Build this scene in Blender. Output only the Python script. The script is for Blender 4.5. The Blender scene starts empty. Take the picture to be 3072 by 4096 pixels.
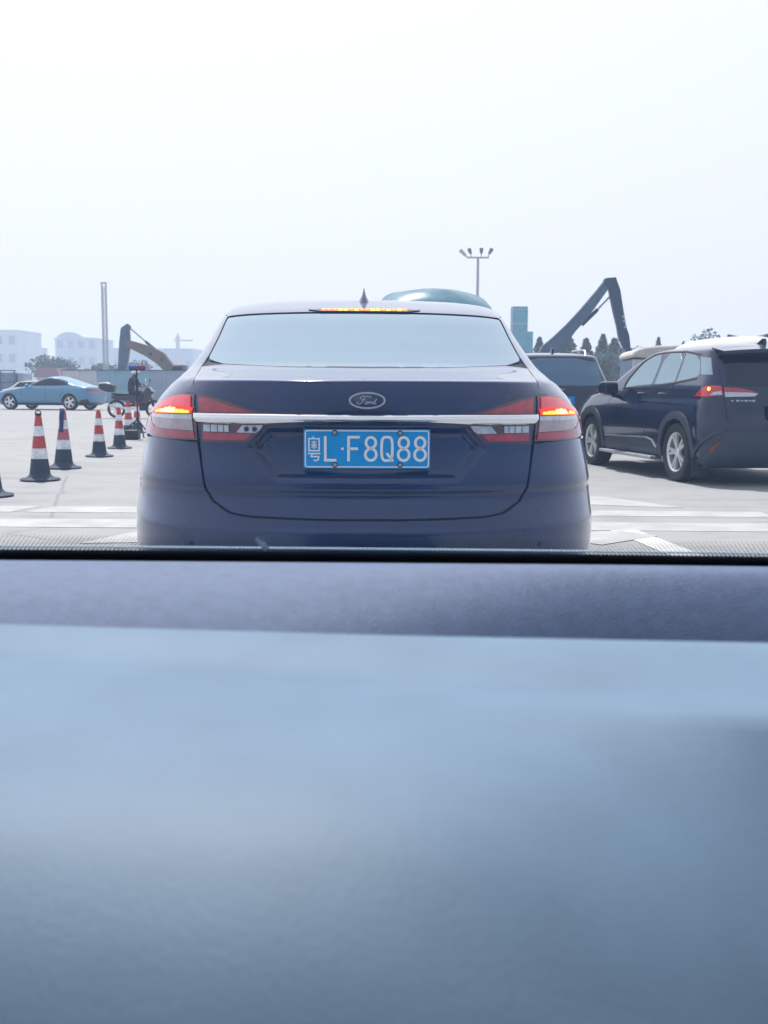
import bpy, bmesh, math, random
import numpy as np
from mathutils import Vector, Matrix, geometry
R = math.radians
PI = math.pi
SC = bpy.context.scene
COL = SC.collection
EYE = 1.08                                  # height of the phone above the ground

# ---------------------------------------------------------------- camera
cam_data = bpy.data.cameras.new('camera')
camera = bpy.data.objects.new('camera', cam_data)
COL.objects.link(camera)
cam_data.sensor_fit = 'VERTICAL'
cam_data.sensor_height = 36.0
cam_data.lens = 36.9
cam_data.clip_start = 0.05
cam_data.clip_end = 2000
cam_data.dof.use_dof = True
cam_data.dof.focus_distance = 4.3
cam_data.dof.aperture_fstop = 9.0
camera.location = (0, 0, EYE)
camera.rotation_mode = 'XYZ'
camera.matrix_world = (Matrix.Translation((0, 0, EYE)) @ Matrix.Rotation(R(90 - 6.83), 4, 'X') @ Matrix.Rotation(R(0.32), 4, 'Z'))
SC.camera = camera

# ---------------------------------------------------------------- sky, sun, exposure
SUN_EL, SUN_AZ = 66.0, -20.0                 # azimuth from +Y, negative = to the left
world = bpy.data.worlds.new('World')
SC.world = world
world.use_nodes = True
wn = world.node_tree
for n in list(wn.nodes):
    wn.nodes.remove(n)
w_out = wn.nodes.new('ShaderNodeOutputWorld')
w_bg = wn.nodes.new('ShaderNodeBackground')
w_sky = wn.nodes.new('ShaderNodeTexSky')
w_sky.sky_type = 'NISHITA'
w_sky.sun_disc = False
w_sky.sun_elevation = R(SUN_EL)
w_sky.sun_rotation = R(SUN_AZ)
w_sky.air_density = 1.6
w_sky.dust_density = 6.0
w_sky.ozone_density = 1.0
w_mix = wn.nodes.new('ShaderNodeMix')       # a milky hazy sky: the clear sky seen through bright white haze
w_mix.data_type = 'RGBA'
w_mix.inputs[0].default_value = 0.78
sdir = Vector((math.sin(R(SUN_AZ)) * math.cos(R(SUN_EL)), math.cos(R(SUN_AZ)) * math.cos(R(SUN_EL)), math.sin(R(SUN_EL))))
w_tc = wn.nodes.new('ShaderNodeTexCoord')   # the haze is brightest towards the sun (aureole)
w_dot = wn.nodes.new('ShaderNodeVectorMath')
w_dot.operation = 'DOT_PRODUCT'
w_dot.inputs[1].default_value = sdir
wn.links.new(w_tc.outputs['Generated'], w_dot.inputs[0])
w_max = wn.nodes.new('ShaderNodeMath')
w_max.operation = 'MAXIMUM'
w_max.inputs[1].default_value = 0.0
wn.links.new(w_dot.outputs['Value'], w_max.inputs[0])
w_pow = wn.nodes.new('ShaderNodeMath')
w_pow.operation = 'POWER'
w_pow.inputs[1].default_value = 3.0
wn.links.new(w_max.outputs[0], w_pow.inputs[0])
w_ma = wn.nodes.new('ShaderNodeMath')
w_ma.operation = 'MULTIPLY_ADD'
w_ma.inputs[1].default_value = 0.6
w_ma.inputs[2].default_value = 1.0
wn.links.new(w_pow.outputs[0], w_ma.inputs[0])
w_sc = wn.nodes.new('ShaderNodeVectorMath')
w_sc.operation = 'SCALE'
w_rng = wn.nodes.new('ShaderNodeMapRange')   # away from the sun the haze is dimmer and bluer
w_rng.interpolation_type = 'SMOOTHSTEP'
w_rng.inputs[1].default_value = -0.75
w_rng.inputs[2].default_value = 0.40
wn.links.new(w_dot.outputs['Value'], w_rng.inputs[0])
w_hz = wn.nodes.new('ShaderNodeMix')
w_hz.data_type = 'RGBA'
w_hz.inputs[6].default_value = (1.2, 2.5, 5.2, 1)
w_hz.inputs[7].default_value = (8.45, 8.55, 9.2, 1)
wn.links.new(w_rng.outputs[0], w_hz.inputs[0])
wn.links.new(w_hz.outputs[2], w_sc.inputs[0])
w_sep = wn.nodes.new('ShaderNodeSeparateXYZ')  # the haze thins towards the zenith
wn.links.new(w_tc.outputs['Generated'], w_sep.inputs[0])
w_zen = wn.nodes.new('ShaderNodeMapRange')
w_zen.interpolation_type = 'SMOOTHSTEP'
w_zen.inputs[1].default_value = 0.35
w_zen.inputs[2].default_value = 1.0
w_zen.inputs[3].default_value = 1.0
w_zen.inputs[4].default_value = 0.55
wn.links.new(w_sep.outputs[2], w_zen.inputs[0])
w_mul = wn.nodes.new('ShaderNodeMath')
w_mul.operation = 'MULTIPLY'
wn.links.new(w_ma.outputs[0], w_mul.inputs[0])
wn.links.new(w_zen.outputs[0], w_mul.inputs[1])
wn.links.new(w_mul.outputs[0], w_sc.inputs['Scale'])
wn.links.new(w_sky.outputs[0], w_mix.inputs[6])
wn.links.new(w_sc.outputs[0], w_mix.inputs[7])
wn.links.new(w_mix.outputs[2], w_bg.inputs[0])
w_bg.inputs[1].default_value = 0.11
wn.links.new(w_bg.outputs[0], w_out.inputs[0])

sun_data = bpy.data.lights.new('sun', 'SUN')
sun_data.energy = 4.6
sun_data.angle = R(0.6)
sun_data.color = (1.0, 0.98, 0.95)
sun = bpy.data.objects.new('sun', sun_data)
COL.objects.link(sun)
sun.rotation_euler = sdir.to_track_quat('Z', 'Y').to_euler()
sun.location = sdir * 60

vs = SC.view_settings
vs.view_transform = 'Standard'
vs.look = 'None'
vs.gamma = 1.0
vs.use_curve_mapping = False
vs.exposure = 0.12
SC.cycles.use_denoising = True
SC.cycles.max_bounces = 10
SC.cycles.transparent_max_bounces = 24
SC.cycles.volume_bounces = 1
SC.cycles.caustics_reflective = False
SC.cycles.caustics_refractive = False

# ---------------------------------------------------------------- helpers
def mat(name, col, rough=0.5, metal=0.0, coat=0.0, spec=0.5, var=0.0, vscale=8.0, rvar=0.0, bump=0.0, bscale=60.0,
        emit=None, estr=0.0, col2=None, coatr=0.03, trans=0.0):
    m = bpy.data.materials.new(name)
    m.use_nodes = True
    nt = m.node_tree
    b = nt.nodes['Principled BSDF']
    b.inputs['Base Color'].default_value = (*col, 1)
    b.inputs['Roughness'].default_value = rough
    b.inputs['Metallic'].default_value = metal
    b.inputs['Coat Weight'].default_value = coat
    b.inputs['Coat Roughness'].default_value = coatr
    b.inputs['Coat IOR'].default_value = 1.5
    b.inputs['Specular IOR Level'].default_value = spec
    b.inputs['Transmission Weight'].default_value = trans
    if emit:
        b.inputs['Emission Color'].default_value = (*emit, 1)
        b.inputs['Emission Strength'].default_value = estr
    if var or rvar or bump:
        tc = nt.nodes.new('ShaderNodeTexCoord')
        nz = nt.nodes.new('ShaderNodeTexNoise')
        nz.inputs['Scale'].default_value = vscale
        nz.inputs['Detail'].default_value = 6
        nz.inputs['Roughness'].default_value = 0.62
        nt.links.new(tc.outputs['Object'], nz.inputs['Vector'])
        if var:
            mx = nt.nodes.new('ShaderNodeMix')
            mx.data_type = 'RGBA'
            c2 = col2 or tuple(min(1, c * (1 + var)) for c in col)
            c1 = col if col2 else tuple(c * (1 - var) for c in col)
            mx.inputs[6].default_value = (*c1, 1)
            mx.inputs[7].default_value = (*c2, 1)
            rp = nt.nodes.new('ShaderNodeMapRange')
            rp.inputs[1].default_value = 0.35
            rp.inputs[2].default_value = 0.65
            nt.links.new(nz.outputs[0], rp.inputs[0])
            nt.links.new(rp.outputs[0], mx.inputs[0])
            nt.links.new(mx.outputs[2], b.inputs['Base Color'])
        if rvar:
            rr = nt.nodes.new('ShaderNodeMapRange')
            rr.inputs[1].default_value = 0.3
            rr.inputs[2].default_value = 0.7
            rr.inputs[3].default_value = max(0.0, rough - rvar)
            rr.inputs[4].default_value = min(1.0, rough + rvar)
            nt.links.new(nz.outputs[0], rr.inputs[0])
            nt.links.new(rr.outputs[0], b.inputs['Roughness'])
        if bump:
            n2 = nt.nodes.new('ShaderNodeTexNoise')
            n2.inputs['Scale'].default_value = bscale
            n2.inputs['Detail'].default_value = 4
            nt.links.new(tc.outputs['Object'], n2.inputs['Vector'])
            bp = nt.nodes.new('ShaderNodeBump')
            bp.inputs['Strength'].default_value = bump
            bp.inputs['Distance'].default_value = 0.01
            nt.links.new(n2.outputs[0], bp.inputs['Height'])
            nt.links.new(bp.outputs[0], b.inputs['Normal'])
    return m


def empty(name, loc=(0, 0, 0), rz=0.0):
    o = bpy.data.objects.new(name, None)
    COL.objects.link(o)
    o.location = loc
    o.rotation_euler = (0, 0, rz)
    o.empty_display_size = 0.2
    return o


def tag(o, label=None, cat=None, group=None, kind=None):
    if label: o['label'] = label
    if cat: o['category'] = cat
    if group: o['group'] = group
    if kind: o['kind'] = kind
    return o


def link_mesh(name, me, m, parent=None, loc=None, rz=None):
    o = bpy.data.objects.new(name, me)
    COL.objects.link(o)
    if m is not None and not me.materials:
        me.materials.append(m)
    if parent is not None: o.parent = parent
    if loc is not None: o.location = loc
    if rz is not None: o.rotation_euler = (0, 0, rz)
    return o


def copy_tree(o, parent=None):
    c = o.copy()
    COL.objects.link(c)
    c.parent = parent
    for ch in list(o.children):
        copy_tree(ch, c)
    return c


class MB:
    """collects shapes, then links them as one mesh object"""
    def __init__(s):
        s.v, s.f = [], []
    def add(s, vs_, fs):
        k = len(s.v)
        s.v += [tuple(p) for p in vs_]
        s.f += [tuple(i + k for i in f) for f in fs]
        return s
    def box(s, c, d, rz=0.0, rx=0.0, ry=0.0):
        M = Matrix.Translation(c) @ Matrix.Rotation(rz, 4, 'Z') @ Matrix.Rotation(ry, 4, 'Y') @ Matrix.Rotation(rx, 4, 'X')
        q = [M @ Vector((a * d[0] / 2, b * d[1] / 2, e * d[2] / 2)) for a in (-1, 1) for b in (-1, 1) for e in (-1, 1)]
        return s.add(q, [(0, 1, 3, 2), (4, 6, 7, 5), (0, 4, 5, 1), (2, 3, 7, 6), (0, 2, 6, 4), (1, 5, 7, 3)])
    def tube(s, path, r, n=8, cap=True):
        P = [Vector(p) for p in path]
        rr = r if isinstance(r, (list, tuple)) else [r] * len(P)
        rings = []
        up = None
        for i, p in enumerate(P):
            d = (P[min(i + 1, len(P) - 1)] - P[max(i - 1, 0)]).normalized()
            if up is None:
                up = Vector((0, 0, 1)) if abs(d.z) < 0.9 else Vector((0, 1, 0))
            a = d.cross(up).normalized()
            b = a.cross(d).normalized()
            up = b
            rings.append([p + (a * math.cos(2 * PI * k / n) + b * math.sin(2 * PI * k / n)) * rr[i] for k in range(n)])
        vv = [q for g in rings for q in g]
        ff = []
        for i in range(len(P) - 1):
            for k in range(n):
                ff.append((i * n + k, i * n + (k + 1) % n, (i + 1) * n + (k + 1) % n, (i + 1) * n + k))
        if cap:
            ff.append(tuple(range(n - 1, -1, -1)))
            ff.append(tuple((len(P) - 1) * n + k for k in range(n)))
        return s.add(vv, ff)
    def prism(s, poly, axis, a, b):
        """poly in the two other axes, extruded from a to b along axis (0 x, 1 y, 2 z)"""
        def mk(p, t):
            if axis == 0: return (t, p[0], p[1])
            if axis == 1: return (p[0], t, p[1])
            return (p[0], p[1], t)
        n = len(poly)
        vv = [mk(p, a) for p in poly] + [mk(p, b) for p in poly]
        ff = [tuple(range(n - 1, -1, -1)), tuple(range(n, 2 * n))]
        ff += [(i, (i + 1) % n, n + (i + 1) % n, n + i) for i in range(n)]
        return s.add(vv, ff)
    def lathe(s, prof, n=24, axis='Z', c=(0, 0, 0), close=False):
        """prof: (radius, height along axis)"""
        vv, ff = [], []
        m = len(prof)
        for k in range(n):
            t = 2 * PI * k / n
            for r, h in prof:
                x, y = r * math.cos(t), r * math.sin(t)
                p = {'Z': (x, y, h), 'X': (h, x, y), 'Y': (x, h, y)}[axis]
                vv.append((p[0] + c[0], p[1] + c[1], p[2] + c[2]))
        for k in range(n):
            k2 = (k + 1) % n
            for i in range(m - 1 + (1 if close else 0)):
                j = (i + 1) % m
                ff.append((k * m + i, k2 * m + i, k2 * m + j, k * m + j))
        return s.add(vv, ff)
    def ball(s, c, r, n=12, m=8):
        r = r if isinstance(r, (list, tuple)) else (r, r, r)
        vv = [(c[0], c[1], c[2] - r[2])]
        for i in range(1, m):
            a = -PI / 2 + PI * i / m
            for k in range(n):
                t = 2 * PI * k / n
                vv.append((c[0] + r[0] * math.cos(a) * math.cos(t), c[1] + r[1] * math.cos(a) * math.sin(t), c[2] + r[2] * math.sin(a)))
        vv.append((c[0], c[1], c[2] + r[2]))
        ff = [(0, 1 + (k + 1) % n, 1 + k) for k in range(n)]
        for i in range(m - 2):
            for k in range(n):
                a, b = 1 + i * n + k, 1 + i * n + (k + 1) % n
                ff.append((a, b, b + n, a + n))
        t = len(vv) - 1
        ff += [(1 + (m - 2) * n + k, 1 + (m - 2) * n + (k + 1) % n, t) for k in range(n)]
        return s.add(vv, ff)
    def mesh(s, name, smooth=False, angle=None):
        me = bpy.data.meshes.new(name)
        me.from_pydata(s.v, [], s.f)
        bm = bmesh.new()
        bm.from_mesh(me)
        bmesh.ops.recalc_face_normals(bm, faces=bm.faces)
        if smooth:
            lim = R(angle if angle else 38)
            for f in bm.faces: f.smooth = True
            for e in bm.edges:
                if len(e.link_faces) == 2 and e.calc_face_angle(0) > lim: e.smooth = False
        bm.to_mesh(me)
        bm.free()
        return me
    def build(s, name, m, parent=None, smooth=False, loc=None, rz=None, bevel=0.0, angle=None):
        o = link_mesh(name, s.mesh(name, smooth, angle), m, parent, loc, rz)
        if bevel:
            md = o.modifiers.new('bevel', 'BEVEL')
            md.width = bevel
            md.segments = 2
            md.limit_method = 'ANGLE'
            md.angle_limit = R(40)
        return o


def strokes(lines, w, depth, y=0.0):
    """flat ribbons with thickness in the local XZ plane; lines: list of (points, closed)"""
    mb = MB()
    for pts, closed in lines:
        P = [Vector((p[0], p[1])) for p in pts]
        n = len(P)
        L, Rr = [], []
        for i in range(n):
            if closed:
                a, b = P[i - 1], P[(i + 1) % n]
            else:
                a, b = P[max(i - 1, 0)], P[min(i + 1, n - 1)]
            d0 = (P[i] - a).normalized() if (P[i] - a).length > 1e-9 else (b - P[i]).normalized()
            d1 = (b - P[i]).normalized() if (b - P[i]).length > 1e-9 else d0
            t = (d0 + d1)
            t = t.normalized() if t.length > 1e-6 else d1
            nn = Vector((-t.y, t.x))
            k = 1 / max(0.45, nn.dot(Vector((-d1.y, d1.x))))
            L.append(P[i] + nn * w / 2 * k)
            Rr.append(P[i] - nn * w / 2 * k)
        vv = []
        for i in range(n):
            for yy in (y - depth, y):
                vv.append((L[i].x, yy, L[i].y))
                vv.append((Rr[i].x, yy, Rr[i].y))
        ff = []
        for i in range(n if closed else n - 1):
            a, b = 4 * i, 4 * ((i + 1) % n)
            ff += [(a, a + 1, b + 1, b), (a + 2, b + 2, b + 3, a + 3), (a, b, b + 2, a + 2), (a + 1, a + 3, b + 3, b + 1)]
        if not closed:
            e = 4 * (n - 1)
            ff += [(0, 2, 3, 1), (e, e + 1, e + 3, e + 2)]
        mb.add(vv, ff)
    return mb
# ---------------------------------------------------------------- car bodies: a smooth surface from a table of plan outlines
HP = PI / 2

def pchip(x, y):
    x = np.asarray(x, float); y = np.asarray(y, float)
    h = np.diff(x); d = np.diff(y) / h
    m = np.zeros(len(x))
    for i in range(1, len(x) - 1):
        if d[i - 1] * d[i] > 0:
            w1, w2 = 2 * h[i] + h[i - 1], h[i] + 2 * h[i - 1]
            m[i] = (w1 + w2) / (w1 / d[i - 1] + w2 / d[i])
    m[0], m[-1] = d[0], d[-1]
    def f(v):
        v = min(max(v, x[0]), x[-1])
        i = min(int(np.searchsorted(x, v, 'right')) - 1, len(x) - 2)
        i = max(i, 0)
        t = (v - x[i]) / h[i]
        return ((1 + 2 * t) * (1 - t) ** 2 * y[i] + t * (1 - t) ** 2 * h[i] * m[i]
                + t * t * (3 - 2 * t) * y[i + 1] + t * t * (t - 1) * h[i] * m[i + 1])
    return f


class Shape:
    """rows: z, half width, rear y, rear corner depth, front y, front corner depth, squareness"""
    def __init__(s, rows, dent=None):
        a = np.array(rows, float)
        s.z0, s.z1 = a[0, 0], a[-1, 0]
        s.rows = a[:, 0]
        s.fn = [pchip(a[:, 0], a[:, i]) for i in range(1, 7)]
        s.dent = dent
        s.cache = {}
    def par(s, z):
        k = round(z, 5)
        if k not in s.cache:
            s.cache[k] = [f(z) for f in s.fn]
        return s.cache[k]
    def pt(s, t, z):
        w, D, L, F, Lf, a = s.par(z)
        sg = 1.0 if t >= 0 else -1.0
        q = abs(t)
        if q <= HP:
            sn, cs = math.sin(q), max(math.cos(q), 0.0)
            rho = (sn ** a + cs ** a) ** (1 / a)
            x, y = w * sn / rho, D + L * (1 - cs / rho)
            if s.dent: y += s.dent(x, z)
        elif q <= HP + 2:
            y0, y1 = D + L, F - Lf
            x, y = w, y0 + (y1 - y0) * (q - HP) / 2
        else:
            p = max(PI + 2 - q, 0.0)
            sn, cs = math.sin(p), max(math.cos(p), 0.0)
            rho = (sn ** a + cs ** a) ** (1 / a)
            x, y = w * sn / rho, F - Lf * (1 - cs / rho)
        return Vector((sg * x, y, z))
    def nrm(s, t, z):
        e = 0.004
        zl, zh = max(z - e, s.z0), min(z + e, s.z1)
        a = s.pt(t + e, z) - s.pt(t - e, z)
        b = s.pt(t, zh) - s.pt(t, zl)
        n = a.cross(b)
        if n.length < 1e-12: return Vector((0, 0, 1))
        n.normalize()
        return n
    def t_x(s, x, z):                       # rear face: from x
        w, D, L, F, Lf, a = s.par(z)
        xi = min(abs(x) / w, 1.0)
        g = max(1 - xi ** a, 0.0) ** (1 / a)
        return math.copysign(math.atan2(xi, g), x)
    def t_y(s, y, z, side=-1):              # flank: from y
        w, D, L, F, Lf, a = s.par(z)
        y0, y1 = D + L, F - Lf
        if y < y0:
            g = min(max(1 - (y - D) / L, 0.0), 1.0)
            t = math.atan2(max(1 - g ** a, 0.0) ** (1 / a), g)
        elif y <= y1:
            t = HP + 2 * (y - y0) / (y1 - y0)
        else:
            g = min(max(1 - (F - y) / Lf, 0.0), 1.0)
            t = PI + 2 - math.atan2(max(1 - g ** a, 0.0) ** (1 / a), g)
        return side * t
    def t_f(s, x, z):                       # front face: from x
        w, D, L, F, Lf, a = s.par(z)
        xi = min(abs(x) / w, 1.0)
        g = max(1 - xi ** a, 0.0) ** (1 / a)
        return math.copysign(PI + 2 - math.atan2(xi, g), x)


def resample(poly, step):
    out = []
    n = len(poly)
    for i in range(n):
        a, b = Vector(poly[i][:2]), Vector(poly[(i + 1) % n][:2])
        k = max(1, int((b - a).length / step))
        out += [tuple(a.lerp(b, j / k)) for j in range(k)]
    return out


def inside(p, poly):
    x, y = p
    c = False
    n = len(poly)
    for i in range(n):
        x1, y1 = poly[i]
        x2, y2 = poly[i - 1]
        if (y1 > y) != (y2 > y) and x < (x2 - x1) * (y - y1) / (y2 - y1) + x1:
            c = not c
    return c


def smooth_poly(poly, it=2, keep=()):
    """round a polygon's corners (Chaikin), corners in keep stay sharp"""
    pts = [(p, i in keep) for i, p in enumerate(poly)]
    for _ in range(it):
        out = []
        n = len(pts)
        for i in range(n):
            (a, ka), (b, kb) = pts[i], pts[(i + 1) % n]
            if ka: out.append((a, True))
            else: out.append(((a[0] * .75 + b[0] * .25, a[1] * .75 + b[1] * .25), False))
            if not kb: out.append(((a[0] * .25 + b[0] * .75, a[1] * .25 + b[1] * .75), False))
        pts = out
    return [p for p, k in pts]


def panel(shape, name, poly, mode, off, thick, m, parent, step=0.03, side=-1, holes=(), grid=(0.03, 0.03)):
    """A skin piece lying on a car's surface. poly in rear (x,z), flank (y,z), front (x,z) or raw (t,z) coordinates.
    off: distance from the surface, a number or f(t,z). It gets a rim of depth thick."""
    conv = {'rear': lambda p: (shape.t_x(p[0], p[1]), p[1]), 'flank': lambda p: (shape.t_y(p[0], p[1], side), p[1]),
            'front': lambda p: (shape.t_f(p[0], p[1]), p[1]), 'raw': lambda p: tuple(p)}[mode]
    gt, gz = grid
    S = gz / gt
    bd = [conv(p) for p in resample(poly, step)]
    bd = [(p[0] * S, p[1]) for p in bd]
    clean = []
    for p in bd:
        if not clean or math.dist(p, clean[-1]) > gz * 0.12: clean.append(p)
    if math.dist(clean[0], clean[-1]) < gz * 0.12: clean.pop()
    bd = clean
    hs = []
    for h in holes:
        hh = [conv(p) for p in resample(h, step)]
        hs.append([(p[0] * S, p[1]) for p in hh])
    xs, zs = [p[0] for p in bd], [p[1] for p in bd]
    pts = list(bd)
    edges = [(i, (i + 1) % len(bd)) for i in range(len(bd))]
    for hh in hs:
        k = len(pts)
        pts += hh
        edges += [(k + i, k + (i + 1) % len(hh)) for i in range(len(hh))]
    bpts = np.array(pts)
    nz, nx = int((max(zs) - min(zs)) / gz) + 1, int((max(xs) - min(xs)) / gz) + 1
    for i in range(nz + 1):
        for j in range(nx + 1):
            p = (min(xs) + (j + (0.25 if i % 2 else 0.75)) * gz, min(zs) + (i + 0.5) * gz)
            if not inside(p, bd) or any(inside(p, h) for h in hs): continue
            if np.min((bpts[:, 0] - p[0]) ** 2 + (bpts[:, 1] - p[1]) ** 2) < (0.45 * gz) ** 2: continue
            pts.append(p)
    r = geometry.delaunay_2d_cdt([Vector(p) for p in pts], edges, [], 1, 1e-7, True)
    V, E, F = r[0], r[1], r[2]
    F = [f for f in F if len(f) == 3]
    keep = []
    for f in F:
        c = ((V[f[0]].x + V[f[1]].x + V[f[2]].x) / 3, (V[f[0]].y + V[f[1]].y + V[f[2]].y) / 3)
        if inside(c, bd) and not any(inside(c, h) for h in hs): keep.append(tuple(f))
    used = sorted({i for f in keep for i in f})
    idx = {k: n for n, k in enumerate(used)}
    co, nr = [], []
    for k in used:
        t, z = V[k].x / S, V[k].y
        nn = shape.nrm(t, z)
        o = off(t, z) if callable(off) else off
        co.append(shape.pt(t, z) + nn * o)
        nr.append(nn)
    if callable(off):
        nr = None
    faces = [tuple(idx[i] for i in f) for f in keep]
    # make faces agree with the outward normal
    ff = []
    for f in faces:
        a, b, c = (co[i] for i in f)
        n0 = shape.nrm(V[used[f[0]]].x / S, V[used[f[0]]].y)
        ff.append(f if (b - a).cross(c - a).dot(n0) > 0 else (f[0], f[2], f[1]))
    faces = ff
    ntop = len(co)
    vn = list(nr) if nr else None
    if thick:
        cnt = {}
        for f in faces:
            for a, b in ((f[0], f[1]), (f[1], f[2]), (f[2], f[0])):
                cnt[(a, b)] = cnt.get((a, b), 0) + 1
        rim = [(a, b) for (a, b) in cnt if (b, a) not in cnt]
        top, bot = {}, {}
        def rv(i):
            if i not in top:
                k = used[i]
                n0 = shape.nrm(V[k].x / S, V[k].y)
                top[i] = len(co); co.append(co[i].copy())
                bot[i] = len(co); co.append(co[i] - n0 * thick)
                if vn is not None: vn.extend([n0, n0])
            return top[i], bot[i]
        for a, b in rim:
            ta, ba = rv(a); tb, bb = rv(b)
            faces.append((ta, ba, bb, tb))
    me = bpy.data.meshes.new(name)
    me.from_pydata([tuple(c) for c in co], [], faces)
    for p in me.polygons:
        p.use_smooth = len(p.vertices) == 3
    me.update()
    if vn is not None:
        ln = []
        for p in me.polygons:
            for vi in p.vertices:
                ln.append(tuple(vn[vi]) if len(p.vertices) == 3 else (0, 0, 0))
        me.normals_split_custom_set(ln)
    return link_mesh(name, me, m, parent)


def seam(shape, name, pts, mode, m, parent, w=0.006, off=0.0015, side=-1, n=None):
    """a narrow dark joint line lying on the surface"""
    conv = {'rear': lambda p: (shape.t_x(p[0], p[1]), p[1]), 'flank': lambda p: (shape.t_y(p[0], p[1], side), p[1])}[mode]
    P = []
    for i in range(len(pts) - 1):
        a, b = Vector(pts[i]), Vector(pts[i + 1])
        k = max(1, int((b - a).length / 0.03))
        P += [tuple(a.lerp(b, j / k)) for j in range(k)]
    P.append(tuple(pts[-1]))
    C = []
    for p in P:
        t, z = conv(p)
        nn = shape.nrm(t, z)
        C.append((shape.pt(t, z) + nn * off, nn))
    mb = MB()
    vv, ff = [], []
    for i, (c, nn) in enumerate(C):
        d = (C[min(i + 1, len(C) - 1)][0] - C[max(i - 1, 0)][0]).normalized()
        s_ = d.cross(nn).normalized() * w / 2
        vv += [c - s_, c + s_]
        if i: ff.append((2 * i - 2, 2 * i - 1, 2 * i + 1, 2 * i))
    mb.add(vv, ff)
    return mb.build(name, m, parent)
def plate_dent(x, z):
    """the hexagonal recess round the number plate and the soft fold under it"""
    x = abs(x)
    if not 0.66 < z < 1.02: return 0.0
    d = min(0.948 - z, z - 0.745, (0.425 - x) * 0.75 + (z - 0.865) * (-0.65 if z > 0.865 else 0.62))
    k = min(max(d / 0.042, 0.0), 1.0)
    return 0.028 * k * k * (3 - 2 * k)

SEDAN = Shape([
    # z     w     D      L    F     Lf   a
    (0.24, 0.80, 0.16, 0.6, 4.50, 0.60, 2.5),
    (0.34, 0.905, 0.02, 0.7, 4.72, 0.7, 2.5),
    (0.46, 0.920, -0.05, 0.78, 4.8, 0.75, 2.5),
    (0.57, 0.924, -0.058, 0.8, 4.8, 0.8, 2.5),
    (0.63, 0.922, -0.030, 0.8, 4.78, 0.8, 2.5),
    (0.70, 0.916, -0.004, 0.785, 4.74, 0.8, 2.5),
    (0.725, 0.9135, -0.016, 0.78, 4.72, 0.8, 2.5),
    (0.86, 0.8862, 0.0, 0.76, 4.5, 0.85, 2.5),
    (0.95, 0.8665, 0.004, 0.75, 4.1, 0.9, 2.5),
    (1.03, 0.8273, 0.01, 0.75, 3.7, 0.7, 2.5),
    (1.085, 0.7783, 0.018, 0.74, 3.5, 0.6, 2.5),
    (1.0985, 0.7655, 0.0245, 0.73, 3.45, 0.55, 2.5),
    (1.1015, 0.7640, 0.044, 0.725, 3.43, 0.52, 2.5),
    (1.110, 0.7615, 0.115, 0.72, 3.42, 0.5, 2.5),
    (1.13, 0.7600, 0.27, 0.66, 3.36, 0.5, 2.5),
    (1.155, 0.7560, 0.47, 0.58, 3.3, 0.45, 2.5),
    (1.2, 0.7398, 0.62, 0.54, 3.2, 0.4, 2.5),
    (1.29, 0.7114, 0.86, 0.5, 3.02, 0.38, 2.5),
    (1.418, 0.683, 1.21, 0.46, 2.7, 0.36, 2.5),
    (1.455, 0.6749, 1.37, 0.44, 2.6, 0.36, 2.5),
    (1.494, 0.615, 1.58, 0.42, 2.48, 0.34, 2.4),
    (1.518, 0.480, 1.83, 0.28, 2.34, 0.20, 2.2),
    (1.528, 0.250, 2.02, 0.08, 2.20, 0.08, 2.0),
], plate_dent)
SEDAN_LOC, SEDAN_RZ = (-0.060, 3.64, 0.0), R(1.6)
SUV = Shape([
    # z     w     D      L    F     Lf   a   (origin under the middle of the rear axle)
    (0.20, 0.83, -0.70, 0.42, 3.45, 0.50, 3.2),
    (0.36, 0.89, -0.83, 0.46, 3.55, 0.60, 3.2),
    (0.52, 0.905, -0.86, 0.48, 3.58, 0.70, 3.2),
    (0.68, 0.912, -0.84, 0.46, 3.57, 0.70, 3.1),
    (0.80, 0.902, -0.79, 0.42, 3.52, 0.75, 3.0),
    (0.90, 0.875, -0.775, 0.41, 3.42, 0.8, 3.0),
    (0.97, 0.850, -0.76, 0.40, 3.30, 0.80, 3.0),
    (1.02, 0.840, -0.745, 0.38, 2.75, 0.60, 3.0),
    (1.07, 0.828, -0.73, 0.36, 2.50, 0.40, 3.0),
    (1.20, 0.782, -0.685, 0.33, 2.24, 0.40, 3.0),
    (1.35, 0.733, -0.62, 0.31, 1.88, 0.38, 3.0),
    (1.47, 0.697, -0.56, 0.30, 1.50, 0.36, 3.0),
    (1.502, 0.684, -0.545, 0.30, 1.38, 0.36, 3.0),
    (1.522, 0.655, -0.53, 0.32, 1.28, 0.36, 2.9),
    (1.546, 0.590, -0.46, 0.34, 1.10, 0.36, 2.8),
    (1.570, 0.480, -0.32, 0.36, 0.92, 0.32, 2.6),
    (1.588, 0.340, -0.10, 0.30, 0.75, 0.24, 2.3),
    (1.597, 0.160, 0.15, 0.10, 0.55, 0.10, 2.0),
])
SUV_LOC, SUV_RZ = (4.255, 12.33, 0.0), R(10.2)
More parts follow.
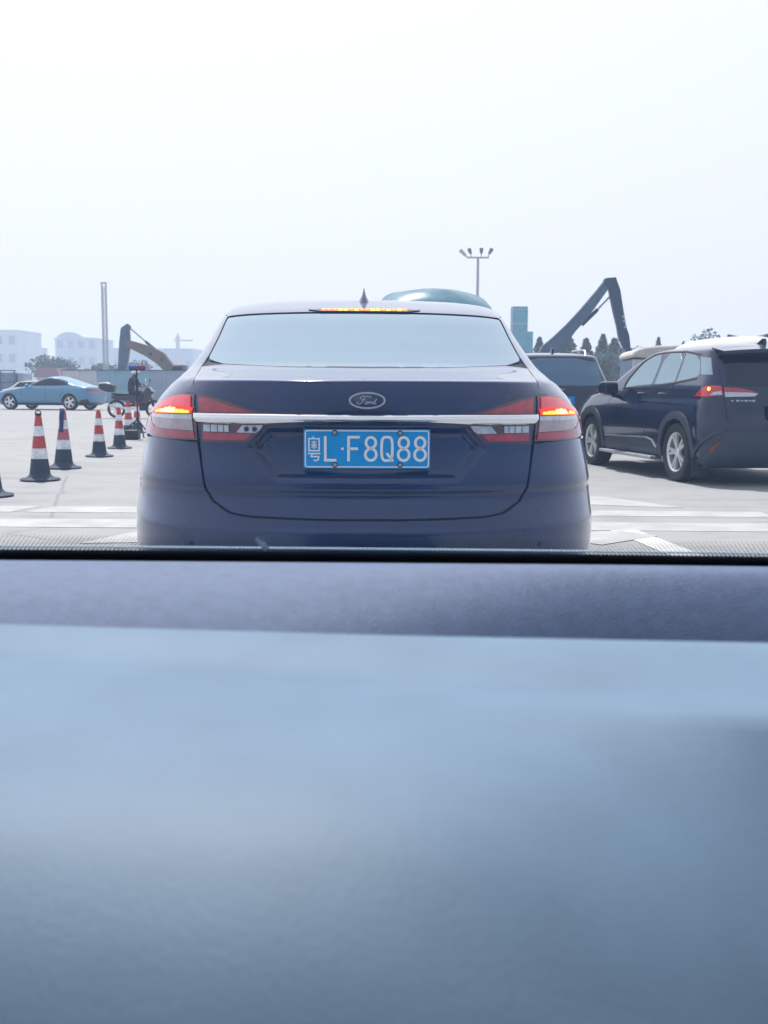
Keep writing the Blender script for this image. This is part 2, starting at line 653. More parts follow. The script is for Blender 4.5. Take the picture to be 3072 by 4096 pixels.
# ---------------------------------------------------------------- materials
M = {}
M['navy'] = mat('navy_paint', (0.001, 0.015, 0.082), 0.18, 0.15, 1.0, spec=0.25, var=0.25, vscale=3, rvar=0.06, coatr=0.04)
M['black_paint'] = mat('black_paint', (0.001, 0.007, 0.042), 0.18, 0.1, 1.0, spec=0.25, var=0.3, vscale=3, coatr=0.03)
M['brown_black'] = mat('dark_paint', (0.003, 0.009, 0.034), 0.2, 0.1, 1.0, spec=0.25, coatr=0.04)
M['blue_silver'] = mat('pale_blue_paint', (0.09, 0.24, 0.38), 0.35, 0.3, 0.8, coatr=0.05)
M['shell'] = mat('joint_dark', (0.006, 0.008, 0.014), 0.7)
M['cladding'] = mat('grey_plastic', (0.028, 0.040, 0.062), 0.55, var=0.15, vscale=30, bump=0.15, bscale=400)
for k_, s_k in (('black_paint', .05), ('navy', .16), ('brown_black', .06)):      # a film of road dust, seen at a glancing angle
    b_ = M[k_].node_tree.nodes['Principled BSDF']
    b_.inputs['Sheen Weight'].default_value = s_k
    b_.inputs['Sheen Roughness'].default_value = 0.35
    b_.inputs['Sheen Tint'].default_value = (0.80, 0.90, 1.0, 1)
M['glass_mid'] = mat('grey_glass', (0.10, 0.18, 0.27), 0.05, 0.2, 0.0, spec=0.5)
M['glass_dark'] = mat('tinted_glass', (0.006, 0.014, 0.030), 0.04, 0, 0.0, spec=0.5)
M['glass_rear'] = mat('filmed_glass', (0.20, 0.30, 0.38), 0.05, 0.42, 0.0, spec=1.0)
M['glass_side'] = mat('side_glass', (0.26, 0.36, 0.42), 0.05, 0.8, 0.0, spec=1.0)
M['chrome'] = mat('chrome', (0.78, 0.80, 0.82), 0.10, 1.0, rvar=0.04, vscale=30)
M['alloy'] = mat('alloy_silver', (0.76, 0.78, 0.80), 0.32, 0.5)
M['alloy_dark'] = mat('disc_grey', (0.05, 0.06, 0.07), 0.5, 0.5)  # dark metal of the brake discs
M['tyre'] = mat('tyre_rubber', (0.018, 0.019, 0.021), 0.75, var=0.3, vscale=20)
M['black'] = mat('black_trim', (0.012, 0.013, 0.016), 0.5)
M['lamp_case'] = mat('lamp_case', (0.075, 0.012, 0.022), 0.12, 0, 1.0)
M['lamp_red'] = mat('lamp_red', (0.52, 0.018, 0.045), 0.10, 0, 1.0, var=0.2, vscale=25)
M['lens_glow'] = mat('lens_glow', (0.52, 0.018, 0.045), 0.10, 0, 1.0, var=0.2, vscale=25, emit=(1.0, 0.02, 0.05), estr=0.22)
M['lamp_deep'] = mat('lamp_deep_red', (0.36, 0.015, 0.035), 0.12, 0, 1.0, var=0.25, vscale=25)
M['lamp_clear'] = mat('lamp_clear', (0.34, 0.27, 0.30), 0.18, 0.2, 1.0, var=0.22, vscale=14)
M['lamp_white'] = mat('lamp_white', (0.44, 0.48, 0.54), 0.15, 0.3, 1.0, var=0.2, vscale=40)
M['lit_amber'] = mat('lit_lamp', (0.9, 0.3, 0.02), 0.4, emit=(1.0, 0.66, 0.03), estr=2.4)
M['lit_core'] = mat('lit_core', (0.9, 0.6, 0.2), 0.4, emit=(1.0, 0.84, 0.25), estr=2.6)
M['lit_orange'] = mat('lit_orange', (0.9, 0.2, 0.02), 0.4, emit=(1.0, 0.17, 0.01), estr=2.0)
M['lit_red'] = mat('lit_red', (0.8, 0.03, 0.02), 0.4, emit=(1.0, 0.02, 0.02), estr=0.75)
M['plate_blue'] = mat('plate_blue', (0.001, 0.30, 0.72), 0.45, 0, 0.0, spec=0.25, var=0.10, vscale=6)
M['plate_white'] = mat('plate_white', (0.80, 0.82, 0.84), 0.4)
M['emblem_blue'] = mat('emblem_blue', (0.012, 0.030, 0.11), 0.15, 0, 1.0)
M['bolt'] = mat('bolt_zinc', (0.46, 0.48, 0.52), 0.4, 0.8)
M['bolt_ring'] = mat('bolt_ring', (0.03, 0.035, 0.05), 0.5)
M['gold'] = mat('bowtie_gold', (0.62, 0.45, 0.16), 0.3, 0.6)
M['silver_trim'] = mat('silver_trim', (0.50, 0.52, 0.55), 0.35, 0.6)
M['reflector'] = mat('reflector_red', (0.26, 0.018, 0.02), 0.2)
# ---------------------------------------------------------------- ground, markings
def ground_material():
    m = bpy.data.materials.new('concrete_ground')
    m.use_nodes = True
    nt = m.node_tree
    b = nt.nodes['Principled BSDF']
    b.inputs['Roughness'].default_value = 0.85
    tc = nt.nodes.new('ShaderNodeTexCoord')
    def noise(scale, det=5, ro=0.6):
        n = nt.nodes.new('ShaderNodeTexNoise')
        n.inputs['Scale'].default_value = scale
        n.inputs['Detail'].default_value = det
        n.inputs['Roughness'].default_value = ro
        nt.links.new(tc.outputs['Object'], n.inputs['Vector'])
        return n
    a, c, d = noise(0.16), noise(1.7), noise(90, 3)
    def mix(f, c1, c2, lo, hi):
        r = nt.nodes.new('ShaderNodeMapRange')
        r.inputs[1].default_value = lo
        r.inputs[2].default_value = hi
        nt.links.new(f, r.inputs[0])
        x = nt.nodes.new('ShaderNodeMix')
        x.data_type = 'RGBA'
        nt.links.new(r.outputs[0], x.inputs[0])
        for i, col in ((6, c1), (7, c2)):
            if isinstance(col, tuple): x.inputs[i].default_value = (*col, 1)
            else: nt.links.new(col, x.inputs[i])
        return x.outputs[2]
    k1 = mix(a.outputs[0], (0.275, 0.275, 0.273), (0.31, 0.308, 0.303), 0.35, 0.65)
    k2 = mix(c.outputs[0], (0.24, 0.24, 0.241), k1, 0.30, 0.52)
    k3 = mix(d.outputs[0], (0.25, 0.25, 0.25), k2, 0.28, 0.45)
    nt.links.new(k3, b.inputs['Base Color'])
    mp = nt.nodes.new('ShaderNodeMapping')            # long faint tyre streaks and stains
    mp.inputs['Scale'].default_value = (0.35, 2.2, 1)
    nt.links.new(tc.outputs['Object'], mp.inputs[0])
    e = noise(1.1, 7, 0.7)
    nt.links.new(mp.outputs[0], e.inputs['Vector'])
    k3 = mix(e.outputs[0], (0.215, 0.216, 0.22), k3, 0.33, 0.44)
    vo = nt.nodes.new('ShaderNodeTexVoronoi')         # hair cracks
    vo.feature = 'DISTANCE_TO_EDGE'
    vo.inputs['Scale'].default_value = 0.22
    wv = nt.nodes.new('ShaderNodeMix')
    wv.data_type = 'RGBA'
    wv.inputs[0].default_value = 0.10
    nt.links.new(tc.outputs['Object'], wv.inputs[6])
    nt.links.new(c.outputs[1], wv.inputs[7])
    nt.links.new(wv.outputs[2], vo.inputs['Vector'])
    k3 = mix(vo.outputs[0], (0.20, 0.20, 0.205), k3, 0.0008, 0.0035)
    nt.links.new(k3, b.inputs['Base Color'])
    bp = nt.nodes.new('ShaderNodeBump')
    bp.inputs['Strength'].default_value = 0.25
    bp.inputs['Distance'].default_value = 0.004
    nt.links.new(d.outputs[0], bp.inputs['Height'])
    nt.links.new(bp.outputs[0], b.inputs['Normal'])
    return m

M['ground'] = ground_material()
M['paint_fresh'] = mat('road_paint_fresh', (0.50, 0.50, 0.49), 0.7, var=0.15, vscale=4)
M['paint_white'] = mat('road_paint', (0.32, 0.32, 0.315), 0.75, var=0.25, vscale=3, col2=(0.42, 0.42, 0.41))
ME = 4.0
GR = MB().add([(-340, -50, 0), (340, -50, 0), (340, 550, 0), (-340, 550, 0)], [(0, 1, 2, 3)])
ground = GR.build('ground', M['ground'])
tag(ground, kind='structure')

def mark_piece(q, z=0.003, m='paint_white'):
    o = MB().prism(q, 2, z - .0028, z).build('road_marking', M[m])
    return tag(o, kind='structure')

mark_piece([(1.0, 8.82), (3.30, 8.78), (3.30, 9.16), (1.0, 9.20)])                  # cross bars on the right
mark_piece([(3.48, 8.78), (5.8, 8.74), (5.8, 9.12), (3.48, 9.16)])
mark_piece([(1.0, 7.92), (6.0, 7.82), (6.0, 8.30), (1.0, 8.40)])
mark_piece([(1.93, 7.90), (1.72, 7.90), (2.02, 5.2), (2.26, 5.2)], 0.0045, 'paint_fresh')           # lane line on the right
mark_piece([(1.62, 9.75), (1.95, 10.45), (2.20, 10.35), (2.72, 9.45), (2.45, 9.5)])
mark_piece([(1.15, 10.6), (1.36, 11.6), (1.66, 10.75)])
mark_piece([(1.50, 7.15), (1.05, 7.60), (1.80, 7.88), (2.0, 7.6)], 0.006)
mark_piece([(-6.0, 9.35), (-3.05, 9.30), (-3.18, 8.86), (-6.0, 8.90)])              # cross bars on the left
mark_piece([(-2.92, 9.30), (-1.0, 9.28), (-1.0, 8.84), (-3.05, 8.86)])
mark_piece([(-6.0, 8.46), (-3.28, 8.42), (-3.42, 7.92), (-6.0, 7.95)])
mark_piece([(-3.14, 8.42), (-1.0, 8.40), (-1.0, 7.90), (-3.28, 7.92)])
mark_piece([(-1.75, 7.90), (-1.30, 7.90), (-1.35, 7.2), (-2.08, 7.1)], 0.0045)
# ---------------------------------------------------------------- the car the photo is taken from: dashboard, windscreen, bonnet, roof
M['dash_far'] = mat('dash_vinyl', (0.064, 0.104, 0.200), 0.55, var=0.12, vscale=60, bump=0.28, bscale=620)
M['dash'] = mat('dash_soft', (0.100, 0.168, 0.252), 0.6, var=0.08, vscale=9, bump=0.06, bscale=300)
M['rubber'] = mat('black_rubber', (0.006, 0.009, 0.020), 0.6)
M['liner'] = mat('roof_lining', (0.20, 0.20, 0.21), 0.9)
M['own_paint'] = mat('own_paint', (0.015, 0.017, 0.022), 0.3, 0.3, 1.0)
M['frit'] = mat('frit_enamel', (0.012, 0.013, 0.016), 0.6)

own = empty('car', (0, 0.9, 0))
tag(own, 'grey dashboard and windscreen of the car that the photo is taken from', 'car')
own_off = Vector((0, -0.9, 0))

def sweep(name, prof, m, x0=-1.05, x1=1.05, nx=42, bend=None, parent=own):
    """a profile in (y,z) drawn across the car; bend(x, i) shifts point i"""
    mb = MB()
    n = len(prof)
    for k in range(nx + 1):
        x = x0 + (x1 - x0) * k / nx
        for i, (y, z) in enumerate(prof):
            dy, dz = bend(x, i) if bend else (0, 0)
            mb.v.append((x, y - 0.9 + dy, z + dz))
    for k in range(nx):
        for i in range(n - 1):
            mb.f.append((k * n + i, (k + 1) * n + i, (k + 1) * n + i + 1, k * n + i + 1))
    return mb.build(name, m, parent, True, angle=50)

def fine(prof, it=2):
    pts = prof
    for _ in range(it):
        out = [pts[0]]
        for a, b in zip(pts, pts[1:]):
            out += [(a[0] * .75 + b[0] * .25, a[1] * .75 + b[1] * .25), (a[0] * .25 + b[0] * .75, a[1] * .25 + b[1] * .75)]
        pts = out + [pts[-1]]
    return pts

TILT = lambda x, k=0.0040: -k * x            # the dash leans a little
far_prof = fine([(1.205, .80), (1.16, .862), (1.135, .888), (1.105, .8918), (1.055, .8875), (.995, .871), (.950, .844), (.915, .81), (.895, .77)])
steep_prof = fine([(1.205, .80), (1.165, .868), (1.145, .886), (1.125, .8905), (1.105, .884), (1.075, .850), (1.045, .80), (1.02, .74), (1.0, .70)])
def far_bend(x, i):
    k = min(max((x + .20) / .50, 0), 1)
    k = k * k * (3 - 2 * k)
    return (-.02 * x * x + (steep_prof[i][0] - far_prof[i][0]) * k, TILT(x) + (steep_prof[i][1] - far_prof[i][1]) * k)
sweep('defroster_pad', far_prof, M['dash_far'], bend=far_bend)
near_raw = [(.775, .74), (.765, .84), (.752, .888), (.735, .903), (.70, .9120), (.665, .9070), (.628, .8990), (.600, .9030), (.565, .9062), (.52, .9065), (.47, .9020), (.43, .8920), (.40, .8775), (.372, .8590), (.345, .834), (.318, .80), (.29, .78), (.28, .65), (.275, .5)]
def near_bend(x, i):
    y = near_prof[i][1] if False else near_prof[i][0]
    w = math.exp(-((y - .63) / .085) ** 2)
    v = min(max((.56 - y) / .18, 0), 1)
    return (-.14 * x * w, TILT(x) + .014 * max(0, -x) * w - 1.8 * v * max(0, x + .03) ** 2)
near_prof = fine(near_raw)
sweep('dashboard', near_prof, M['dash'], bend=near_bend)
sweep('windscreen_seal', [(1.228, .845), (1.224, .852), (1.216, .852), (1.210, .846), (1.206, .835), (1.206, .80)], M['rubber'], bend=lambda x, i: (-.02 * x * x, TILT(x)))
M['reflection'] = mat('painted_reflection', (0.30, 0.44, 0.56), 0.4)  # pale colour standing in for a reflection along the foot of the glass
sweep('reflection_strip', [(1.238, .8875), (1.2345, .8888), (1.231, .8882), (1.231, .8868), (1.238, .8862)], M['reflection'], bend=lambda x, i: (-.02 * x * x, TILT(x)))
sweep('scuttle', [(1.26, .80), (1.245, .868), (1.30, .868), (1.42, .850)], M['rubber'], bend=lambda x, i: (-.04 * x * x, TILT(x)))

GY0, GZ0, GY1, GZ1 = 1.236, .882, .30, 1.42   # lower and upper edge of the windscreen
def glass_pt(u, x, off=0.0):
    s = Vector((0, GY1 - GY0, GZ1 - GZ0))
    n = Vector((0, -s.z, s.y)).normalized()   # towards the cabin is -n for this slope
    p = Vector((0, GY0, GZ0)) + s * u + n * off
    return (x, p.y - 0.9 - .03 * x * x, p.z + TILT(x))
wg = MB()
NX, NU, TH = 20, 12, 0.005
for lay in (0, TH):
    for i in range(NU + 1):
        for k in range(NX + 1):
            wg.v.append(glass_pt(i / NU, -.78 + 1.56 * k / NX, lay))
S0 = (NU + 1) * (NX + 1)
q = lambda l, i, k: l * S0 + i * (NX + 1) + k
for i in range(NU):
    for k in range(NX):
        wg.f += [(q(0, i, k), q(0, i, k + 1), q(0, i + 1, k + 1), q(0, i + 1, k)), (q(1, i, k), q(1, i + 1, k), q(1, i + 1, k + 1), q(1, i, k + 1))]
for i in range(NU): wg.f += [(q(0, i, 0), q(0, i + 1, 0), q(1, i + 1, 0), q(1, i, 0)), (q(0, i, NX), q(1, i, NX), q(1, i + 1, NX), q(0, i + 1, NX))]
for k in range(NX): wg.f += [(q(0, 0, k), q(1, 0, k), q(1, 0, k + 1), q(0, 0, k + 1)), (q(0, NU, k), q(0, NU, k + 1), q(1, NU, k + 1), q(1, NU, k))]
mg = bpy.data.materials.new('windscreen_glass_glare_veil')
mg.use_nodes = True
nt = mg.node_tree
nt.nodes.remove(nt.nodes['Principled BSDF'])
tr = nt.nodes.new('ShaderNodeBsdfTransparent')
tr.inputs[0].default_value = (0.985, 0.992, 1.0, 1)
nt.links.new(tr.outputs[0], nt.nodes['Material Output'].inputs['Surface'])
pv = nt.nodes.new('ShaderNodeVolumePrincipled')          # scattering put into the glass to imitate a blue veil of lens glare
pv.inputs['Color'].default_value = (0.30, 0.58, 1.0, 1)
pv.inputs['Density'].default_value = 3.0
pv.inputs['Anisotropy'].default_value = 0.35
nt.links.new(pv.outputs[0], nt.nodes['Material Output'].inputs['Volume'])
wind = wg.build('windscreen', mg, own, True)

fr = MB()                                                # the band of enamel dots along the lower edge of the glass
SL = math.hypot(GY1 - GY0, GZ1 - GZ0)
for r_ in range(11):
    u = (.004 + r_ * .0044) / SL
    rad = .00185 - r_ * .00010
    for c in range(304):
        x = -.76 + (c + (.5 if r_ % 2 else 0)) * .0050
        a = [glass_pt(u + (rad * math.sin(2 * PI * k / 6)) / SL, x + rad * math.cos(2 * PI * k / 6), -.0008) for k in range(6)]
        fr.add(a, [(0, 1, 2, 3, 4, 5)])
f = fr.build('enamel_dots', M['frit'], wind)
tag(f, kind='stuff')
fr = MB()  # black glass border, run further down to paint in the gap's shade
for k in range(26):
    x0, x1 = -.77 + 1.54 * k / 26, -.77 + 1.54 * (k + 1) / 26
    fr.add([glass_pt(-.034, x0, -.0009), glass_pt(-.034, x1, -.0009), glass_pt(.0022, x1, -.0009), glass_pt(.0022, x0, -.0009)], [(0, 1, 2, 3)])
fr.build('border_and_gap_shade', M['frit'], wind)
M['spot_white'] = mat('plain_white', (0.80, 0.80, 0.78), 0.9)  # white for the small spot low on the glass
sp = MB()
for cx, u, rx, ru in ((-.1405, .042, .0050, .0080), (-.1380, .031, .0042, .0100), (-.1435, .052, .0028, .0060)):
    sp.add([glass_pt(u + ru / SL * math.sin(2 * PI * k / 12) * (1 + .3 * math.sin(3 * k)), cx + rx * math.cos(2 * PI * k / 12), TH + .0008) for k in range(12)], [tuple(range(12))])
sp.build('white_spot', M['spot_white'], wind)

# cabin roof, pillars, bonnet and door tops: they shade the dashboard
rf = MB()
rp = [(.33, 1.428), (.25, 1.462), (-.1, 1.50), (-.9, 1.50), (-1.6, 1.42)]
for x in (-.62, -.55, .55, .62):
    for y, z in rp: rf.v.append((x, y - .9, z - (.03 if abs(x) > .6 else 0)))
for k in range(3):
    for i in range(4): rf.f.append((k * 5 + i, k * 5 + i + 1, k * 5 + 5 + i + 1, k * 5 + 5 + i))
rf.build('roof', M['liner'], own)
for sd in (-1, 1):
    MB().tube([(sd * .80, 1.20 - .9, .88), (sd * .70, .62 - .9, 1.20), (sd * .62, .26 - .9, 1.43)], .035, 8).build('pillar', M['liner'], own, True)
    MB().box((sd * .86, .2 - .9, .72), (.10, 2.0, .42)).build('door', M['rubber'], own)
    MB().prism(smooth_poly([(-.30, .30), (-.12, .30), (-.30, 1.10), (-.34, 1.36), (-.46, 1.36), (-.50, .9)], 1), 0, sd * .38 - .24, sd * .38 + .24).build('seat', M['rubber'], own, True, bevel=.05, loc=(0, -.9, 0))
bn = MB()
for k in range(13):
    x = -.80 + 1.6 * k / 12
    for y, z in ((1.40, .80), (1.7, .775), (2.0, .73), (2.15, .68), (2.22, .60), (2.24, .4)):
        bn.v.append((x, y - .9 - .12 * (x / .8) ** 4 * (y - 1.2), z - .05 * (abs(x) / .8) ** 3))
for k in range(12):
    for i in range(5): bn.f.append((k * 6 + i, (k + 1) * 6 + i, (k + 1) * 6 + i + 1, k * 6 + i + 1))
bn.build('bonnet', M['own_paint'], own, True)

MB().box((0, 2.235 - .9, .615), (.9, .02, .028)).build('grille_bar', M['chrome'], own, bevel=.006)
MB().box((0, 2.235 - .9, .54), (.8, .02, .020)).build('grille_bar', M['chrome'], own, bevel=.006)
for sd in (-1, 1):
    MB().prism(smooth_poly([(sd * .50, .60), (sd * .76, .63), (sd * .78, .70), (sd * .52, .665)], 1), 1, 2.10 - .9, 2.215 - .9).build('headlight', M['lamp_white'], own, True)
# ---------------------------------------------------------------- wheels shared by all cars
def tyre_mesh(r, w, rim):
    return MB().lathe([(rim, -w * .40), (rim + .012, -w * .48), (r - .035, -w * .5), (r - .010, -w * .44), (r, -w * .30), (r, w * .30),
                       (r - .010, w * .44), (r - .035, w * .5), (rim + .012, w * .48), (rim, w * .40)], 40, 'X', close=True).mesh('wheel', True, 30)

def rim_mesh(rim, w, n, twin=True):
    mb = MB()
    x = -w * .36                                     # outer face looks to -X
    mb.lathe([(rim + .002, -w * .44), (rim - .006, -w * .44), (rim - .022, -w * .36), (rim - .03, w * .2), (rim + .002, w * .2)], 36, 'X', close=True)
    mb.lathe([(0.0, x - .012), (.035, x - .012), (.055, x - .002), (.06, x + .03), (0.0, x + .03)], 20, 'X')
    for k in range(n):
        a = 2 * PI * k / n
        for da in ((-.17, .17) if twin else (0,)):
            b = a + da
            c0, c1 = Vector((x, .045 * math.cos(a + da * .6), .045 * math.sin(a + da * .6))), Vector((x - .012, (rim - .02) * math.cos(b), (rim - .02) * math.sin(b)))
            d = (c1 - c0)
            nrm = Vector((0, -math.sin(b), math.cos(b)))
            for q, (hw0, hw1) in enumerate(((.019, .011) if twin else (.035, .026),)):
                vv = [c0 + nrm * hw0, c0 - nrm * hw0, c1 - nrm * hw1 * 1.6, c1 + nrm * hw1 * 1.6]
                mb.add(vv + [p + Vector((.03, 0, 0)) for p in vv], [(0, 1, 2, 3), (4, 7, 6, 5), (0, 4, 5, 1), (1, 5, 6, 2), (2, 6, 7, 3), (3, 7, 4, 0)])
    return mb.mesh('rim', True, 30)

def disc_mesh(rim, w):
    return MB().lathe([(0.0, w * .05), (rim - .035, w * .05), (rim - .035, w * .10), (0.0, w * .10)], 28, 'X').mesh('brake_disc')

def add_wheels(root, spots, r, w, rim, n, twin=True):
    tm, rm, dm = tyre_mesh(r, w, rim), rim_mesh(rim, w, n, twin), disc_mesh(rim, w)
    for x, y in spots:
        o = link_mesh('wheel', tm, M['tyre'], root, (x, y, r))
        if x > 0: o.rotation_euler = (0, 0, PI)
        link_mesh('rim', rm, M['alloy'], o)
        link_mesh('brake_disc', dm, M['alloy_dark'], o)

def arch_poly(cy, cz, r, zb, n=16):
    a0 = math.asin(min(1, (cz - zb) / r))
    return [(cy + r * math.cos(-a0 + (PI + 2 * a0) * i / n), cz + r * math.sin(-a0 + (PI + 2 * a0) * i / n)) for i in range(n + 1)]

def liners(root, spots, r, x_in, x_out):
    """the dark inside of each wheel arch"""
    for x, y, z in spots:
        mb = MB()
        n = 14
        sg = 1 if x > 0 else -1
        pr = [(y + r * math.cos(PI * i / n), z + r * math.sin(PI * i / n)) for i in range(n + 1)]
        vv = [(sg * x_out, p[0], p[1]) for p in pr] + [(sg * x_in, p[0], p[1]) for p in pr]
        ff = [(i, i + 1, n + 2 + i, n + 1 + i) for i in range(n)] + [tuple(n + 1 + i for i in range(n + 1))]
        mb.add(vv, ff).build('wheel_well', M['shell'], root)

def plate_letters(chars, x, z, cw, ch, gap):
    """stroke paths of the characters on a number plate; x,z is the lower left corner"""
    out = []
    def ell(cx, cz, rx, rz, n=20):
        return ([(cx + rx * math.cos(2 * PI * i / n), cz + rz * math.sin(2 * PI * i / n)) for i in range(n)], True)
    for c in chars:
        w, h = cw, ch
        def P(*pts): return [(x + a * w, z + b * h) for a, b in pts]
        if c == 'L': out.append((P((.08, 1), (.08, 0.04), (.95, 0.04)), False))
        elif c == 'F': out += [(P((.95, .96), (.08, .96), (.08, 0)), False), (P((.08, .50), (.82, .50)), False)]
        elif c == '8': out += [ell(x + w * .5, z + h * .745, w * .38, h * .215), ell(x + w * .5, z + h * .27, w * .43, h * .235)]
        elif c == 'Q':
            pts = []
            for i in range(24):
                t = 2 * PI * i / 24
                cx, sx = math.cos(t), math.sin(t)
                pts.append((x + w * (.5 + .42 * math.copysign(abs(cx) ** .55, cx)), z + h * (.5 + .47 * math.copysign(abs(sx) ** .62, sx))))
            out += [(pts, True), (P((.48, .33), (.98, 0.0)), False)]
        x += w + gap
    return out

# ---------------------------------------------------------------- the navy sedan straight ahead
sedan = empty('sedan', SEDAN_LOC, SEDAN_RZ)
tag(sedan, 'navy blue sedan straight ahead with lit brake lamps, chrome bar and blue number plate', 'car', 'cars waiting in the queue')
RZ0 = 0.26
SA = [(0.98, 0.33), (3.80, 0.33)]                                # wheel centres (y, z)
sedan_arch = [[(SEDAN.t_y(y, z, sd), z) for y, z in arch_poly(cy, cz, 0.375, 0.262)] for cy, cz in SA for sd in (-1, 1)]
panel(SEDAN, 'under_body', [(-PI - 1.95, .262), (PI + 1.95, .262), (PI + 1.95, 1.526), (-PI - 1.95, 1.526)], 'raw', -0.012, 0, M['shell'], sedan,
      0.06, holes=sedan_arch, grid=(0.075, 0.05))

LID = [(-.669, 1.156), (-.633, 1.093), (-.613, .98), (-.596, .889), (-.581, .778), (-.570, .719), (-.541, .675), (-.477, .638), (-.404, .629), (-.143, .623)]
LID = LID + [(-x, z) for x, z in reversed(LID)] + [(.57, 1.165), (.31, 1.1515), (.0, 1.148), (-.31, 1.1515), (-.57, 1.165)]
panel(SEDAN, 'boot_lid', LID, 'rear', 0.0, 0.014, M['navy'], sedan, 0.015, grid=(0.02, 0.0065))

g = 0.0045                                                        # half a panel gap
for sd in (-1, 1):
    # rear wing: between the lid and the flank, above the lamp, running forward over the wheel
    P = [(SEDAN.t_x(sd * (a + g), z), z) for a, z in ((.669, 1.156), (.633, 1.096), (.614, 1.050))]
    P += [(sd * .87, 1.054), (sd * .95, 1.050), (sd * 1.02, 1.040), (sd * 1.12, 1.020), (sd * 1.22, .995), (sd * 1.34, .960), (sd * 1.50, .915)]
    P += [(SEDAN.t_y(y, z, sd), z) for y, z in ((.62, .88), (.62, .60))]
    P += [(SEDAN.t_y(y, z, sd), z) for y, z in arch_poly(.98, .33, .375, .44)[::-1]]
    P += [(SEDAN.t_y(y, z, sd), z) for y, z in ((1.62, .42), (1.62, .96), (1.62, 1.03))]
    P += [(SEDAN.t_y(y, z, sd), z) for y, z in ((1.45, 1.10), (1.30, 1.22), (1.42, 1.32), (1.72, 1.405))]
    P += [(sd * 1.215, 1.410), (sd * 1.118, 1.398), (sd * 1.062, 1.30), (sd * 1.016, 1.212)]
    panel(SEDAN, 'rear_wing', P, 'raw', 0.0, 0.012, M['navy'], sedan, 0.02, grid=(0.03, 0.02))

BUMP = [(-1.30, .865), (-1.18, .882), (-1.04, .886), (-.92, .884), (-.82, .882)]
BUMP += [(SEDAN.t_x(x - g * 1.4, z), z) for x, z in ((-.600, .877), (-.583, .778), (-.573, .717), (-.545, .671), (-.481, .632), (-.406, .621), (-.143, .615))]
BUMP = BUMP + [(-t, z) for t, z in reversed(BUMP)]
BUMP += [(SEDAN.t_y(.60, .86, 1), .86), (SEDAN.t_y(.60, .50, 1), .50), (1.15, .29), (.6, .27), (-.6, .27), (-1.15, .29), (SEDAN.t_y(.60, .50, -1), .50), (SEDAN.t_y(.60, .86, -1), .86)]
panel(SEDAN, 'bumper', BUMP, 'raw', 0.0, 0.014, M['navy'], sedan, 0.02, grid=(0.025, 0.016))
panel(SEDAN, 'roof', [(-1.9, 1.425), (-1.22, 1.420), (-1.105, 1.404), (-.8, 1.409), (-.4, 1.4135), (.4, 1.4135), (.8, 1.409), (1.105, 1.404), (1.22, 1.420), (1.9, 1.425),
                      (PI + 1.3, 1.43), (PI + 1.95, 1.475), (PI + 1.95, 1.527), (-PI - 1.95, 1.527), (-PI - 1.95, 1.475), (-PI - 1.3, 1.43)], 'raw', 0.0, 0.012, M['navy'], sedan, 0.04, grid=(0.05, 0.008))
WIN = [(-1.075, 1.397), (-.80, 1.402), (-.50, 1.406), (0, 1.409), (.50, 1.406), (.80, 1.402), (1.075, 1.397), (1.085, 1.385), (1.00, 1.205), (.97, 1.192), (.80, 1.171), (.40, 1.157), (0, 1.153),
       (-.40, 1.157), (-.80, 1.171), (-.97, 1.192), (-1.00, 1.205), (-1.085, 1.385)]
panel(SEDAN, 'rear_window', WIN, 'raw', -0.003, 0.008, M['glass_rear'], sedan, 0.03, grid=(0.04, 0.02))
panel(SEDAN, 'brake_light', [(-.37, 1.4235), (-.15, 1.4315), (.15, 1.4315), (.37, 1.4235), (.28, 1.414), (-.28, 1.414)], 'raw', 0.004, 0.02, M['black'], sedan, 0.02, grid=(0.04, 0.008))
for k in range(16):
    t = -.285 + .57 * (k + .5) / 16
    e = .0145
    bl = panel(SEDAN, 'lamp_segment', [(t - e, 1.418), (t + e, 1.418), (t + e, 1.4245 + .0012 * (k % 3)), (t - e, 1.4245 + .0012 * (k % 2))], 'raw', 0.007, 0.006,
               M['lit_amber'] if k in (3, 4, 6, 9, 10, 12, 14) else M['lit_orange'], sedan, 0.02, grid=(0.03, 0.01))
fin = MB()
fz = [SEDAN.pt(0, z) for z in (1.470, 1.490, 1.510)]
for k, (y0, y1, hw, z) in enumerate(((1.455, 1.68, .032, 1.470), (1.475, 1.66, .026, 1.492), (1.492, 1.62, .012, 1.515), (1.50, 1.585, .006, 1.535), (1.505, 1.55, .003, 1.548))):
    n = 12
    fin.v += [(hw * math.sin(2 * PI * i / n), (y0 + y1) / 2 - (y1 - y0) / 2 * math.cos(2 * PI * i / n), z) for i in range(n)]
    if k: fin.f += [((k - 1) * n + i, (k - 1) * n + (i + 1) % n, k * n + (i + 1) % n, k * n + i) for i in range(n)]
fin.f.append(tuple(4 * 12 + i for i in range(12)))
fin.build('antenna', M['navy'], sedan, True)

